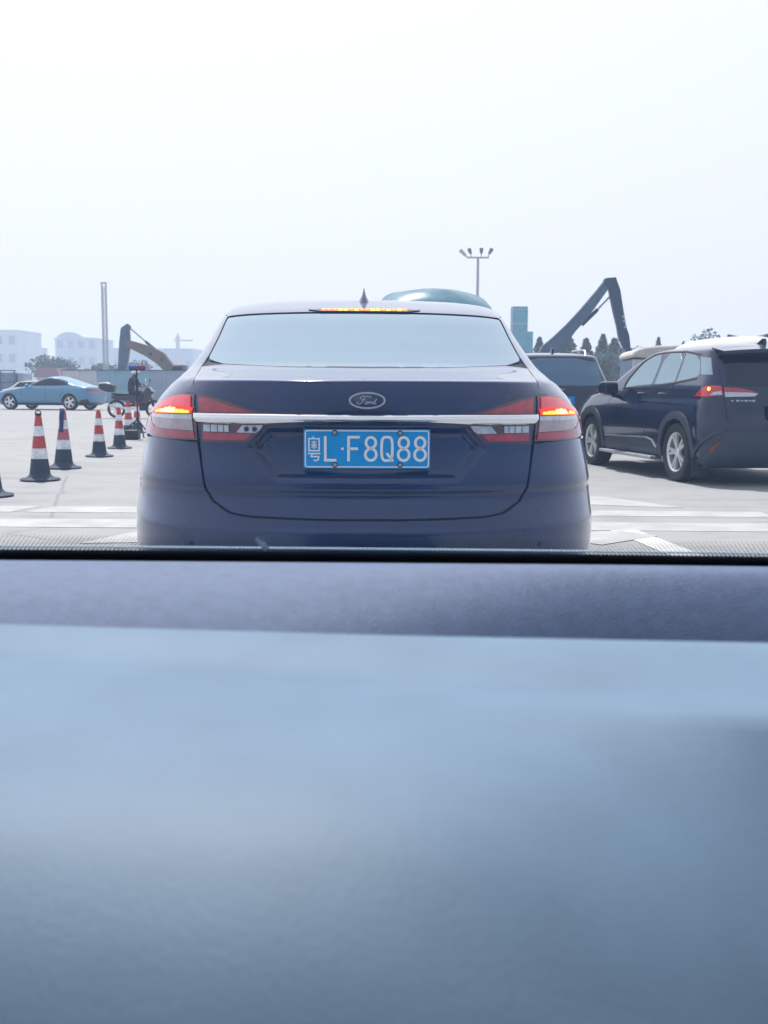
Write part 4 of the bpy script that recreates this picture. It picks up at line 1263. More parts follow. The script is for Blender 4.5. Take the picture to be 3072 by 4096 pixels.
MB().box((0, 1.4, .26), (1.3, 3.6, .08)).build('floor_pan', M['shell'], sil)
# ---------------------------------------------------------------- traffic cones
M['cone_red'] = mat('cone_red', (0.46, 0.055, 0.05), 0.55, var=0.32, vscale=9)
M['cone_white'] = mat('cone_sleeve', (0.66, 0.70, 0.73), 0.5, var=0.28, vscale=11)
M['cone_base'] = mat('cone_rubber', (0.030, 0.045, 0.075), 0.7, var=0.2, vscale=20)
M['dirty_red'] = mat('cone_faded', (0.42, 0.12, 0.15), 0.6, var=0.3, vscale=10)
M['strap_blue'] = mat('blue_cloth', (0.03, 0.05, 0.16), 0.8, var=0.3, vscale=20)

def make_cone(label):
    root = empty('traffic_cone')
    tag(root, label, 'traffic cone', 'red and white traffic cones in a row')
    b = MB().lathe([(.0, .0), (.165, .0), (.205, .008), (.21, .018), (.20, .026), (.15, .034), (.118, .055), (.110, .075), (.105, .08)], 28)
    b.build('base', M['cone_base'], root, True, angle=50)
    # a tapering skin in bands; radius .108 at z .07 to .030 at z .70
    rad = lambda z: .108 - (z - .07) * .124
    for nm, z0, z1, m in (('rubber_skirt', .07, .235, 'cone_base'), ('white_sleeve', .235, .345, 'cone_white'), ('red_band', .345, .475, 'cone_red'),
                          ('white_sleeve', .475, .580, 'cone_white'), ('red_band', .580, .685, 'cone_red')):
        e = .003 if nm == 'white_sleeve' else 0
        pr = [(rad(z0) - .01, z0), (rad(z0) + e, z0), (rad(z1) + e, z1), (rad(z1) - .01, z1)]
        if z1 > .68: pr += [(rad(z1) - .012, .70), (0.0, .70)]
        MB().lathe(pr, 28).build(nm, M[m], root, True, angle=40)
    return root

cone = make_cone('traffic cone with a black carrying ring on top, largest one wholly in view')
cone.location = (-3.89, 11.83, 0)
cone.scale = (1.06, 1.06, 1.06)
cone.rotation_euler = (0, 0, .3)
MB().lathe([(.024, .0), (.034, .0), (.034, .025), (.024, .025)], 18, 'Z', (0, 0, .69), close=True).build('collar', M['black'], cone, True)
MB().tube([(.028 * math.cos(a), 0, .712 + .034 * math.sin(a)) for a in [PI * i / 10 for i in range(11)]], .006, 8).build('carrying_ring', M['black'], cone, True)
spots = [(-4.15, 13.56, 1.08, 'grimy traffic cone wrapped with a strip of dark blue cloth, beside the ringed cone', .8, .012),
         (-4.30, 15.83, 1.0, 'traffic cone standing alone in the middle of the row, third from the left', 1.7, .0),
         (-4.52, 17.92, 1.0, 'traffic cone just in front of the black box at the foot of the warning light', 2.6, -.012),
         (-5.28, 21.7, 1.08, 'traffic cone half hidden behind another cone, left of the warning light pole', .1, .0),
         (-5.60, 23.8, 1.02, 'traffic cone mostly hidden behind the warning light pole', 1.1, .01),
         (-3.81, 10.10, 1.05, 'traffic cone cut off by the left edge of the photo, only its base in view', 2.2, 0)]
for x, y, s, lb, rz, tl in spots:
    c = copy_tree(cone)
    for ch in list(c.children):
        if ch.name.startswith(('collar', 'carrying')): bpy.data.objects.remove(ch)
    c.location = (x, y, 0)
    c.scale = (s, s, s)
    c.rotation_euler = (tl, tl, rz)
    c['label'] = lb
    if 'grimy' in lb:
        for ch in c.children:
            if ch.name.startswith('red_band'):
                ch.data = ch.data.copy()
                ch.data.materials[0] = M['dirty_red']
        cl = MB()
        path = [(.035, .72), (.045, .62), (.052, .52), (.060, .44)]
        for i, (r_, z) in enumerate(path):
            for da in (-.55, 0, .55): cl.v.append((1.12 * (r_ + .008 + .004 * (i % 2)) * math.cos(-2.4 + da * (1 - .15 * i)), 1.12 * (r_ + .008) * math.sin(-2.4 + da * (1 - .15 * i)), z))
            if i: cl.f += [((i - 1) * 3 + k, (i - 1) * 3 + k + 1, i * 3 + k + 1, i * 3 + k) for k in (0, 1)]
        o = cl.build('cloth_strip', M['strap_blue'], c, True)
        md = o.modifiers.new('thick', 'SOLIDIFY')
        md.thickness = .006

# ---------------------------------------------------------------- blue and red warning light on its tripod
M['post_dark'] = mat('dark_metal', (0.022, 0.026, 0.048), 0.5, 0.4)
M['lamp_blue'] = mat('blue_lens', (0.012, 0.075, 0.42), 0.2, 0, 0.6)
M['lens_red2'] = mat('red_lens', (0.20, 0.022, 0.075), 0.2, 0, 0.6)
st = empty('warning_light', (-4.90, 20.9, 0))
tag(st, 'blue and red warning light bar on a dark tripod weighted by a black box', 'warning light')
MB().tube([(0, 0, .10), (0.0, 0, 1.36)], .016, 10).build('pole', M['post_dark'], st, True)
MB().tube([(0, 0, .75), (0.0, 0, 1.20)], .028, 10).build('pole_sleeve', M['post_dark'], st, True)
MB().lathe([(.0, .36), (.034, .36), (.034, .44), (.0, .44)], 14).build('collar', M['post_dark'], st, True)
for k, (dx, dy) in enumerate(((-.26, -.10), (.20, -.12), (.05, .30))):
    MB().tube([(0, 0, .40), (dx * .6, dy * .6, .27), (dx, dy, .02 if dy > 0 else .17)], .015, 8).build('leg', M['post_dark'], st, True)
bx = MB().box((-.10, -.05, .10), (.28, .26, .19)).build('weight_box', M['black'], st, bevel=.03)
MB().box((0.02, 0, 1.375), (.30, .09, .03)).build('light_bracket', M['post_dark'], st, bevel=.01)
MB().box((-.067, 0, 1.425), (.172, .10, .068)).build('blue_lamp', M['lamp_blue'], st, bevel=.014)
MB().box((.109, 0, 1.425), (.172, .10, .068)).build('red_lamp', M['lens_red2'], st, bevel=.014)

# ---------------------------------------------------------------- rider and motorcycle
M['cloth'] = mat('dark_jacket', (0.024, 0.030, 0.055), 0.8, var=0.25, vscale=9)
M['skin'] = mat('skin', (0.42, 0.27, 0.20), 0.6)
M['helmet'] = mat('white_helmet', (0.80, 0.80, 0.78), 0.3, 0, 0.6)
M['bike'] = mat('motorcycle_paint', (0.020, 0.022, 0.045), 0.35, 0.1, 0.8)
M['box_white'] = mat('box_lid', (0.72, 0.70, 0.66), 0.5)

bk = empty('motorcycle', (-8.10, 34.3, 0), R(-90 - 0))          # local +Y points to the right of the picture
tag(bk, 'dark motorcycle with a tail box beside the warning light, facing right', 'motorcycle')
def bx_wheel(y):
    w = MB().lathe([(.22, -.045), (.26, -.055), (.295, -.03), (.30, 0), (.295, .03), (.26, .055), (.22, .045)], 28, 'X', (0, y, .30), close=True).build('wheel', M['tyre'], bk, True)
    mb = MB().lathe([(.03, -.05), (.05, -.05), (.05, .05), (.03, .05)], 14, 'X', (0, y, .30), close=True)
    for k in range(6):
        a = PI * k / 3
        mb.tube([(0, y, .30), (0, y + .225 * math.cos(a), .30 + .225 * math.sin(a))], .014, 6)
    mb.build('rim', M['alloy'], w)
bx_wheel(.62); bx_wheel(-.62)
MB().prism(smooth_poly([(-.80, .62), (-.30, .58), (-.10, .45), (.20, .50), (.35, .80), (.10, .84), (-.10, .74), (-.75, .76)], 1), 0, -.13, .13).build('frame', M['bike'], bk, True, bevel=.03)
MB().prism(smooth_poly([(-.78, .75), (-.05, .73), (-.02, .79), (-.72, .83)], 1), 0, -.13, .13).build('seat', M['black'], bk, True, bevel=.03)
MB().prism(smooth_poly([(.30, .35), (.45, .55), (.60, .78), (.52, 1.00), (.40, 1.02), (.30, .85), (.22, .55)], 1), 0, -.20, .20).build('fairing', M['bike'], bk, True, bevel=.05)
MB().tube([(0, .62, .30), (0, .47, .80), (0, .40, 1.0)], .035, 8).build('fork', M['post_dark'], bk, True)
MB().tube([(-.36, .28, 1.02), (-.20, .38, 1.03), (0, .42, 1.0), (.20, .38, 1.03), (.36, .28, 1.02)], .016, 8).build('handlebar', M['post_dark'], bk, True)
for sd in (-1, 1):
    MB().tube([(sd * .24, .38, 1.02), (sd * .30, .42, 1.14), (sd * .31, .42, 1.20)], .008, 6).ball((sd * .32, .42, 1.24), (.06, .02, .045)).build('mirror', M['chrome'] if sd > 0 else M['post_dark'], bk, True)
MB().box((0, .2, .38), (.30, .40, .26)).build('engine', M['post_dark'], bk, bevel=.05)
MB().tube([(.16, .15, .32), (.18, -.30, .33), (.19, -.80, .42)], [.03, .045, .05], 10).build('exhaust_pipe', M['alloy'], bk, True)
MB().prism(smooth_poly([(-.32, .38), (.28, .38), (.36, .46), (-.36, .46)], 1), 0, -.09, .09).build('footboard', M['black'], bk, bevel=.02)
MB().ball((0, .60, .84), (.08, .05, .07)).build('headlight', M['lamp_clear'], bk, True)
MB().prism([(-1.16, .98), (-.92, .85), (-.70, .84), (-.64, 1.06), (-.76, 1.10), (-1.10, 1.10)], 0, -.20, .20).build('tail_box', M['cladding'], bk, bevel=.03)
MB().prism([(-1.19, 1.02), (-1.14, 1.14), (-.90, 1.165), (-.84, 1.115), (-1.12, 1.105)], 0, -.21, .21).build('box_lid', M['box_white'], bk, bevel=.02)

def skin_body(name, J, E_, m, parent, lev=1):
    me = bpy.data.meshes.new(name)
    me.from_pydata([j[:3] for j in J], E_, [])
    o = link_mesh(name, me, m, parent)
    md = o.modifiers.new('skin', 'SKIN')
    md.use_smooth_shade = True
    sv = me.skin_vertices[0].data
    for i, j in enumerate(J):
        r_ = j[3]
        sv[i].radius = r_ if isinstance(r_, tuple) else (r_, r_)
        sv[i].use_root = (i == 0)
    ss = o.modifiers.new('subdiv', 'SUBSURF')
    ss.levels = lev
    ss.render_levels = lev
    return o

pr = empty('person', (-8.10, 34.3, 0), R(-90))
tag(pr, 'rider in dark clothes and a white helmet sitting on the motorcycle, leaning to the handlebar', 'person')
J = [(0, -.12, .86, (.17, .15)), (0, -.14, 1.00, (.17, .13)), (0, -.11, 1.16, (.185, .125)), (0, -.05, 1.30, (.17, .11)), (0, .0, 1.37, .065), (0, .03, 1.43, .06)]
E_ = [(0, 1), (1, 2), (2, 3), (3, 4), (4, 5)]
for sd in (-1, 1):
    k = len(J)
    J += [(sd * .185, -.04, 1.29, .062), (sd * .25, .08, 1.10, .050), (sd * .29, .26, 1.05, .040)]
    E_ += [(3, k), (k, k + 1), (k + 1, k + 2)]
    k = len(J)
    J += [(sd * .11, -.10, .84, .095), (sd * .17, .28, .80, .075), (sd * .19, .22, .52, .055), (sd * .19, .17, .46, .045)]
    E_ += [(0, k), (k, k + 1), (k + 1, k + 2), (k + 2, k + 3)]
body = skin_body('body', J, E_, M['cloth'], pr)
for sd in (-1, 1):
    hand = MB().ball((sd * .30, .30, 1.045), (.035, .05, .035), 10, 6)
    for q in range(4):
        hand.tube([(sd * (.275 + q * .020), .325, 1.06), (sd * (.275 + q * .020), .352, 1.045), (sd * (.275 + q * .020), .345, 1.015 + .003 * q), (sd * (.275 + q * .020), .318, 1.006)], [.011, .010, .009, .007], 6)
    hand.tube([(sd * .275, .30, 1.03), (sd * .262, .325, 1.012), (sd * .270, .342, 1.004)], [.012, .010, .007], 6)
    hand.build('hand', M['skin'], pr, True)
    MB().prism(smooth_poly([(.10, .44), (.34, .44), (.36, .49), (.22, .56), (.11, .56)], 1), 0, sd * .19 - .045, sd * .19 + .045).build('shoe', M['black'], pr, True, bevel=.02)
hd = MB().ball((0, .045, 1.475), (.078, .098, .115), 16, 12).ball((0, .142, 1.465), (.014, .02, .022), 8, 6)
for sd in (-1, 1): hd.ball((sd * .078, .04, 1.47), (.014, .024, .032), 8, 6)
head = hd.build('head', M['skin'], pr, True)
for sd in (-1, 1): MB().ball((sd * .03, .132, 1.492), (.013, .01, .009), 8, 6).build('eye', M['black'], head, True)
MB().tube([(-.026, .134, 1.425), (0, .141, 1.422), (.026, .134, 1.425)], .006, 6).build('mouth', M['cone_red'], head, True)
hl = MB()
n, m_ = 20, 8
for i in range(m_ + 1):
    a = PI * .56 * i / m_
    for k in range(n):
        t = 2 * PI * k / n
        lift = .035 * max(0, math.sin(t)) * (i / m_) ** 2
        hl.v.append((.118 * math.sin(a) * math.cos(t), .03 + .140 * math.sin(a) * math.sin(t), 1.475 + .135 * math.cos(a) + lift))
for i in range(m_):
    for k in range(n): hl.f.append((i * n + k, i * n + (k + 1) % n, (i + 1) * n + (k + 1) % n, (i + 1) * n + k))
ho = hl.build('helmet', M['helmet'], pr, True)
MB().ball((-.17, -.10, 1.27), (.055, .075, .05), 12, 8).build('shoulder_patch', M['helmet'], pr, True)
# ---------------------------------------------------------------- hoarding, containers, site machines
M['hoarding'] = mat('hoarding_sheet', (0.22, 0.38, 0.47), 0.6, var=0.12, vscale=1.5)
M['hoarding_pale'] = mat('hoarding_pale', (0.50, 0.52, 0.54), 0.6, var=0.1, vscale=1.5)
M['hoarding_grey'] = mat('hoarding_grey', (0.28, 0.34, 0.44), 0.6, var=0.1, vscale=1.5)
M['steel_blue'] = mat('steel_blue', (0.06, 0.11, 0.17), 0.5, 0.3)
hd_ = empty('site_fence', (-14.2, 60, 0))
tag(hd_, 'pale blue green construction hoarding behind the motorcycle', 'fence')
random.seed(4)
x = -4.0
k = 0
pm = MB().box((0, 0, .96), (.97, .04, 1.84)).mesh('panel')
pms = {}
for key in ('hoarding', 'hoarding_pale', 'hoarding_grey'):
    me = pm.copy()
    me.materials.append(M[key])
    pms[key] = me
for k in range(9):
    key = 'hoarding_pale' if k in (0, 1) else ('hoarding' if k < 5 else 'hoarding_grey')
    o = link_mesh('panel', pms[key], None, hd_, (-3.6 + k * .985, .01 * (k % 2), .01 * random.random()))
for k in range(10):
    MB().box((-4.09 + k * .985, .05, .95), (.05, .06, 1.90)).build('post', M['steel_blue'], hd_)
MB().box((.42, -.03, 1.905), (9.0, .05, .05)).build('rail', M['steel_blue'], hd_)

ct = empty('cargo_truck', (-28.3, 75, 0))
tag(ct, 'grey blue caged cargo truck at the left edge behind the pale blue sedan', 'truck')
MB().box((0, 0, 1.13), (5.0, 2.2, 1.5)).build('cargo_box', mat('cage_sheet', (0.16, 0.24, 0.34), .6, var=.2, vscale=2), ct)
for k in range(6): MB().box((-2.45 + k * .98, -1.12, 1.2), (.07, .06, 1.66)).build('post', M['steel_blue'], ct)
MB().box((0, -1.12, 2.03), (5.1, .07, .07)).build('rail', M['steel_blue'], ct)
MB().box((0, -1.12, 1.2), (5.0, .06, .06)).build('rail', M['steel_blue'], ct)
MB().box((2.78, 0, 1.15), (.45, 2.0, 1.5)).build('cab', M['hoarding_grey'], ct, bevel=.12)
for xx in (-1.8, 1.9):
    MB().lathe([(.0, -.12), (.40, -.12), (.42, 0), (.40, .12), (.0, .12)], 20, 'Y', (xx, -1.0, .42)).build('wheel', M['tyre'], ct, True)
pk = empty('van', (-20.3, 61, 0), R(90))
tag(pk, 'white van roof showing behind the bonnet of the pale blue sedan', 'van')
MB().prism(smooth_poly([(-1.6, .30), (1.6, .30), (1.6, .75), (1.0, .88), (.55, 1.28), (-1.5, 1.30), (-1.6, 1.1)], 1), 0, -.8, .8).build('body', mat('van_white', (.74, .74, .73), .35, 0, .6), pk, True, bevel=.05)
for sd in (-1, 1): MB().prism([(.82, .92), (.48, 1.20), (-1.3, 1.20), (-1.3, .92)], 0, sd * .795, sd * .81).build('side_window', M['glass_dark'], pk)
for y in (-1.0, 1.0):
    for sd in (-1, 1): MB().lathe([(.0, -.09), (.29, -.09), (.30, 0), (.29, .09), (.0, .09)], 18, 'X', (sd * .72, y, .30)).build('wheel', M['tyre'], pk, True)

# lattice mast
M['mast'] = mat('mast_steel', (0.34, 0.38, 0.44), 0.5, 0.2)
ms = empty('lattice_mast', (-31.6, 120, 0))
tag(ms, 'tall thin lattice mast rising behind the construction hoarding', 'mast')
for sx in (-.22, .22):
    for sy in (-.22, .22): MB().box((sx, sy, 6.2), (.08, .08, 12.4)).build('mast_leg', M['mast'], ms)
bm_ = MB()
for k in range(20):
    z0, z1 = .6 * k + .1, .6 * k + .7
    for sy in (-.22, .22):
        bm_.tube([(-.22, sy, z0), (.22, sy, z1)], .022, 4)
        bm_.tube([(.22, sy, z0), (-.22, sy, z1)], .022, 4)
        bm_.tube([(-.22, sy, z0), (.22, sy, z0)], .022, 4)
bm_.build('bracing', M['mast'], ms)
MB().box((0, 0, 12.44), (.60, .60, .10)).build('cap', M['mast'], ms)

# excavators
M['digger'] = mat('digger_yellow', (0.15, 0.14, 0.14), 0.55, var=0.3, vscale=1.4, col2=(0.21, 0.16, 0.13))
M['digger_dark'] = mat('digger_dark', (0.035, 0.065, 0.12), 0.5, 0.2)
M['digger_grey'] = mat('digger_grey', (0.085, 0.13, 0.20), 0.5, 0.2, var=0.2, vscale=2)
M['ram'] = mat('ram_steel', (0.36, 0.40, 0.42), 0.3, 0.8)

def arm(name, pts, w, m, root):
    """a box-section boom: pts are (x, z, half height)"""
    mb = MB()
    n = len(pts)
    for i, (x, z, h) in enumerate(pts):
        a, b = pts[max(i - 1, 0)], pts[min(i + 1, n - 1)]
        d = Vector((b[0] - a[0], b[1] - a[1])).normalized()
        nx, nz = -d.y * h, d.x * h
        for s in (-1, 1): mb.v += [(x + nx, s * w, z + nz), (x - nx, s * w, z - nz)]
    for i in range(n - 1):
        a, b = 4 * i, 4 * i + 4
        mb.f += [(a, b, b + 1, a + 1), (a + 2, a + 3, b + 3, b + 2), (a, a + 2, b + 2, b), (a + 1, b + 1, b + 3, a + 3)]
    e = 4 * (n - 1)
    mb.f += [(0, 1, 3, 2), (e, e + 2, e + 3, e + 1)]
    return mb.build(name, m, root, bevel=.03)

def digger_base(root, xo, body, s=1.0):
    for sy in (-1, 1):
        MB().prism(smooth_poly([(xo - 1.6, .0), (xo + 1.6, .0), (xo + 1.9, .35), (xo + 1.6, .72), (xo - 1.6, .72), (xo - 1.9, .35)], 1), 1, sy * 1.15 - .28, sy * 1.15 + .28).build('track', M['digger_dark'], root, bevel=.03)
    MB().box((xo, 0, .88), (2.4, 2.2, .30)).build('turntable', M['digger_dark'], root)
    MB().box((xo + .5, 0, 1.45), (2.6, 2.3, .80)).build('engine_cover', body, root, bevel=.08)
    c = MB().prism([(xo - 1.5, 1.05), (xo - .45, 1.05), (xo - .45, 2.3), (xo - 1.25, 2.3), (xo - 1.5, 1.6)], 1, -1.1, -.15).build('cab', body, root, bevel=.05)
    MB().prism([(xo - 1.42, 1.55), (xo - .6, 1.55), (xo - .6, 2.18), (xo - 1.2, 2.18)], 1, -1.12, -1.095).build('window', M['glass_dark'], c)

ex = empty('excavator', (-13.0, 65, 0))
tag(ex, 'yellow excavator with its arm bent down behind the construction hoarding', 'excavator')
digger_base(ex, 1.4, M['digger'])
arm('boom', [(.15, 1.4, .26), (-.30, 2.2, .34), (-.75, 2.72, .40), (-1.5, 3.14, .34), (-2.5, 3.52, .24), (-2.85, 3.62, .20)], .24, M['digger'], ex)
arm('stick', [(-2.62, 4.72, .12), (-2.86, 4.45, .26), (-2.90, 3.6, .33), (-3.02, 2.6, .29), (-3.12, 1.9, .24), (-3.18, 1.2, .18)], .20, M['digger_grey'], ex)
MB().tube([(-.75, 0, 2.98), (-1.65, 0, 3.72)], .085, 10).build('ram_barrel', M['digger_dark'], ex, True)
MB().tube([(-1.65, 0, 3.72), (-2.66, 0, 4.60)], .045, 10).build('ram_rod', M['ram'], ex, True)
for xx in (-1.3, -.62): MB().box((xx, -.25, 2.95 if xx < -1 else 2.62), (.16, .04, .16)).build('arm_pin', M['digger_dark'], ex)
MB().prism([(-3.5, 1.25), (-2.9, 1.25), (-2.7, .6), (-3.1, .25), (-3.6, .4)], 1, -.5, .5).build('bucket', M['digger_dark'], ex, bevel=.04)

er = empty('excavator', (6.6, 45, 0))
tag(er, 'dark excavator with its long boom raised in a sharp peak above the cars', 'excavator')
digger_base(er, -1.4, M['digger_grey'])
arm('boom', [(-.35, 1.5, .24), (.35, 2.60, .36), (.75, 3.0, .31), (1.25, 3.58, .24), (1.80, 4.20, .23), (2.35, 4.92, .19), (2.72, 5.42, .17)], .20, M['digger_grey'], er)
MB().lathe([(.0, -.22), (.20, -.22), (.20, .22), (.0, .22)], 16, 'Y', (2.76, 0, 5.45)).build('boom_pivot', M['digger_dark'], er, True)
arm('stick', [(2.60, 5.50, .12), (2.92, 5.52, .22), (3.05, 5.1, .23), (3.22, 4.3, .21), (3.36, 3.7, .18), (3.50, 3.2, .22), (3.66, 2.7, .13)], .17, M['digger_dark'], er)
MB().tube([(1.72, 0, 3.70), (2.36, 0, 4.34)], .080, 10).build('ram_barrel', M['digger_dark'], er, True)
MB().tube([(2.36, 0, 4.34), (2.92, 0, 4.95)], .040, 10).build('ram_rod', M['ram'], er, True)
MB().tube([(3.22, -.1, 4.72), (3.44, -.1, 4.1), (3.52, -.1, 3.6)], .05, 8).build('ram_barrel', M['digger_grey'], er, True)
for z in (4.05, 3.86, 3.62): MB().lathe([(.0, -.18), (.06, -.18), (.06, .18), (.0, .18)], 12, 'Y', (3.42 + (4.05 - z) * .25, 0, z)).build('arm_pin', M['ram'], er, True)
MB().prism([(3.55, 2.75), (3.80, 2.70), (3.95, 2.2), (3.70, 1.7), (3.40, 2.0)], 1, -.4, .4).build('bucket', M['digger_dark'], er, bevel=.04)

# ---------------------------------------------------------------- trucks under tarpaulins
M['tarp_green'] = mat('green_tarp', (0.006, 0.075, 0.13), 0.36, var=0.35, vscale=2.6, bump=0.3, bscale=8, col2=(0.10, 0.22, 0.28))
M['tarp_tan'] = mat('tan_tarp', (0.50, 0.47, 0.44), 0.7, var=0.12, vscale=2.0, bump=0.3, bscale=10)
M['bed_blue'] = mat('truck_bed_blue', (0.035, 0.085, 0.17), 0.5, var=0.15, vscale=2)

def tarp_load(name, x0, x1, y0, y1, zb, zt, m, root, seed, drop=.10, folds=5, nx=40, ny=18):
    """a sheet heaped over a load, with sags between the bulges"""
    rnd = random.Random(seed)
    ph = [rnd.uniform(0, 6.28) for _ in range(6)]
    mb = MB()
    for i in range(nx + 1):
        for j in range(ny + 1):
            u, v = i / nx, j / ny
            ex_ = (1 - abs(2 * u - 1) ** (6 if nx > 44 else 3.5)) ** (.34 if nx > 44 else .42)
            ey = (1 - abs(2 * v - 1) ** 6) ** .6
            h = (zt - zb) * ex_ * ey
            h *= 1 + .035 * math.sin(folds * u * 3.1 + ph[0] + 1.5 * v) + .03 * math.sin(2.3 * folds * u + 5 * v + ph[1])
            y = y0 + (y1 - y0) * v
            if v < .35: h -= drop * (.35 - v) / .35 * (1 + math.sin(folds * 2.2 * u + ph[2])) * ex_
            mb.v.append((x0 + (x1 - x0) * u, y, zb + max(h, 0)))
    for i in range(nx):
        for j in range(ny):
            a = i * (ny + 1) + j
            mb.f.append((a, a + ny + 1, a + ny + 2, a + 1))
    return mb.build(name, m, root, True, angle=70)

def truck_frame(root, w, l, zb, m):
    MB().box((0, l / 2, zb - .55), (w, l, 1.05)).build('cargo_bed', m, root, bevel=.02)
    for k in range(5):
        for s in (-1, 1): MB().box((s * (w / 2 + .02), .3 + k * (l - .6) / 4, zb - .55), (.06, .08, 1.05)).build('post', M['steel_blue'], root)
    for y in (.9, 2.0, l + 1.2):
        for s in (-1, 1): MB().lathe([(.0, -.15), (.48, -.15), (.50, 0), (.48, .15), (.0, .15)], 20, 'X', (s * (w / 2 - .2), y, .50)).build('wheel', M['tyre'], root, True)
    MB().box((0, l / 2 + .4, .80), (.9, l + 1.6, .25)).build('chassis', M['digger_dark'], root)
    MB().prism(smooth_poly([(l + .2, .6), (l + 2.2, .6), (l + 2.2, 1.5), (l + 1.9, 2.5), (l + .2, 2.5)], 1), 0, -w / 2 + .08, w / 2 - .08).build('cab', m, root, True, bevel=.06)

tg = empty('van', (0.68, 13.9, 0), R(1))
tag(tg, 'dark van ahead of the navy sedan with a roof load under a green tarpaulin', 'van')
MB().prism(smooth_poly([(0, .32), (4.35, .32), (4.40, .85), (3.75, 1.05), (2.95, 1.74), (.25, 1.80), (.02, 1.10)], 1), 0, -.84, .84).build('body', M['brown_black'], tg, True, bevel=.07)
MB().prism([(.06, 1.16), (.19, 1.62), (.17, 1.62), (.04, 1.16)], 0, -.66, .66).build('rear_window', M['glass_dark'], tg)
for s_2 in (-1, 1):
    MB().prism(smooth_poly([(.40, 1.12), (3.45, 1.12), (2.92, 1.62), (.45, 1.66)], 1), 0, s_2 * .835, s_2 * .848).build('side_window', M['glass_dark'], tg)
    MB().prism([(-.01, .95), (.06, .95), (.12, 1.25), (.05, 1.25)], 0, s_2 * .74 - .08, s_2 * .74 + .08).build('tail_light', M['lamp_deep'], tg)
    MB().box((s_2 * .62, 1.6, 1.83), (.05, 2.6, .05)).build('roof_rail', M['steel_blue'], tg)
    for y in (.75, 3.45):
        MB().lathe([(.0, -.10), (.30, -.10), (.32, 0), (.30, .10), (.0, .10)], 20, 'X', (s_2 * .76, y, .32)).build('wheel', M['tyre'], tg, True)
tarp_load('tarpaulin', -.80, .84, -.05, 2.9, 1.82, 2.41, M['tarp_green'], tg, 3, .14, 3, nx=48)
t1 = empty('canvas_truck', (10.12, 38.0, 0), R(-6))
tag(t1, 'small truck with a tan canvas roof and round headlamps facing this way', 'truck')
MB().prism(smooth_poly([(-1.28, 2.10), (-1.20, 2.42), (-.7, 2.56), (.7, 2.62), (1.30, 2.50), (1.34, 2.14)], 1), 1, -.25, 4.2).build('canvas_roof', M['tarp_tan'], t1, True, bevel=.08)
MB().box((0, 2.0, 1.55), (2.4, 4.0, 1.1)).build('body', M['bed_blue'], t1, bevel=.04)
MB().box((0, -.10, 1.15), (2.3, .5, .66)).build('bonnet', M['steel_blue'], t1, bevel=.06)
for x0, x1 in ((-1.22, -.66), (-.60, .60)):
    MB().box(((x0 + x1) / 2, -.03, 1.83), (x1 - x0, .06, .52)).build('windscreen', M['hoarding_pale'] if x0 < -1 else M['glass_side'], t1)
for x_ in (-1.16, -.62, .62, 1.16):
    MB().lathe([(.0, -.06), (.085, -.05), (.10, -.02), (.10, .03)], 16, 'Y', (x_, -.36, 1.46)).build('headlight', M['lamp_white'], t1, True)
MB().box((0, -.42, .72), (2.4, .16, .22)).build('bumper', M['hoarding_pale'], t1, bevel=.03)
for y in (.5, 3.2):
    for s in (-1, 1): MB().lathe([(.0, -.13), (.42, -.13), (.44, 0), (.42, .13), (.0, .13)], 18, 'X', (s * 1.0, y, .44)).build('wheel', M['tyre'], t1, True)
t2 = empty('tarp_truck', (10.75, 31.5, 0), R(-8))
tag(t2, 'truck with a rounded tan tarpaulin load showing above the black SUV roof', 'truck')
truck_frame(t2, 2.4, 4.5, 2.1, M['steel_blue'])
tarp_load('tarpaulin', -1.75, 1.30, -.1, 4.6, 2.0, 2.66, M['tarp_tan'], t2, 9, .10, 2)
t3 = empty('dump_truck', (13.05, 34.2, 0), R(-8))
tag(t3, 'dark blue truck body at the right edge beyond the black SUV roof', 'truck')
truck_frame(t3, 2.4, 3.0, 2.3, M['bed_blue'])
MB().prism([(-1.2, 2.30), (1.2, 2.30), (1.2, 2.84), (-.75, 2.84), (-.95, 2.62), (-1.2, 2.5)], 1, .1, 2.8).build('tipper_body', M['bed_blue'], t3, bevel=.04)
MB().tube([(-1.9, .4, 2.78), (-1.45, .4, 2.70), (-1.0, .4, 2.38)], .06, 8).build('hoist_arm', M['steel_blue'], t3, True)

# ---------------------------------------------------------------- floodlight mast, crane
fl_ = empty('floodlight_mast', (9.5, 110, 0))
tag(fl_, 'tall thin floodlight mast with a crossbar of four angled lamps above the sedan roof', 'street lamp')
M['pole_grey'] = mat('pole_grey', (0.36, 0.37, 0.39), 0.5, 0.3)
MB().tube([(0, 0, 0), (0, 0, 14.2)], [.20, .13], 12).build('pole', M['pole_grey'], fl_, True)
MB().tube([(-1.15, 0, 14.25), (1.12, 0, 14.25)], .10, 8).build('crossbar', M['pole_grey'], fl_, True)
for x0, z0, x1, z1, k in ((-1.15, 14.3, -1.85, 15.0, 'pole_grey'), (-.72, 14.55, -.95, 15.15, 'steel_blue'), (.33, 14.6, .33, 15.2, 'steel_blue'), (1.1, 14.55, 1.42, 15.15, 'steel_blue')):
    d = Vector((x1 - x0, 0, z1 - z0))
    MB().tube([(x0, 0, z0), (x0 + d.x * .3, 0, z0 + d.z * .3), (x1, 0, z1)], [.05, .16, .20], 8).build('floodlight', M[k], fl_, True)
    MB().tube([(x0, 0, 14.25), (x0, 0, z0 + .05)], .05, 6).build('bracket', M['pole_grey'], fl_, True)
cr = empty('tower_crane', (-93.6, 480, 0))
cr.scale = (1.6, 1.6, 1.6)
tag(cr, 'faint tower crane far off at the left of the sedan roof', 'crane')
MB().box((0, 0, 7.2), (1.0, 1.0, 14.4)).build('tower', M['pole_grey'], cr)
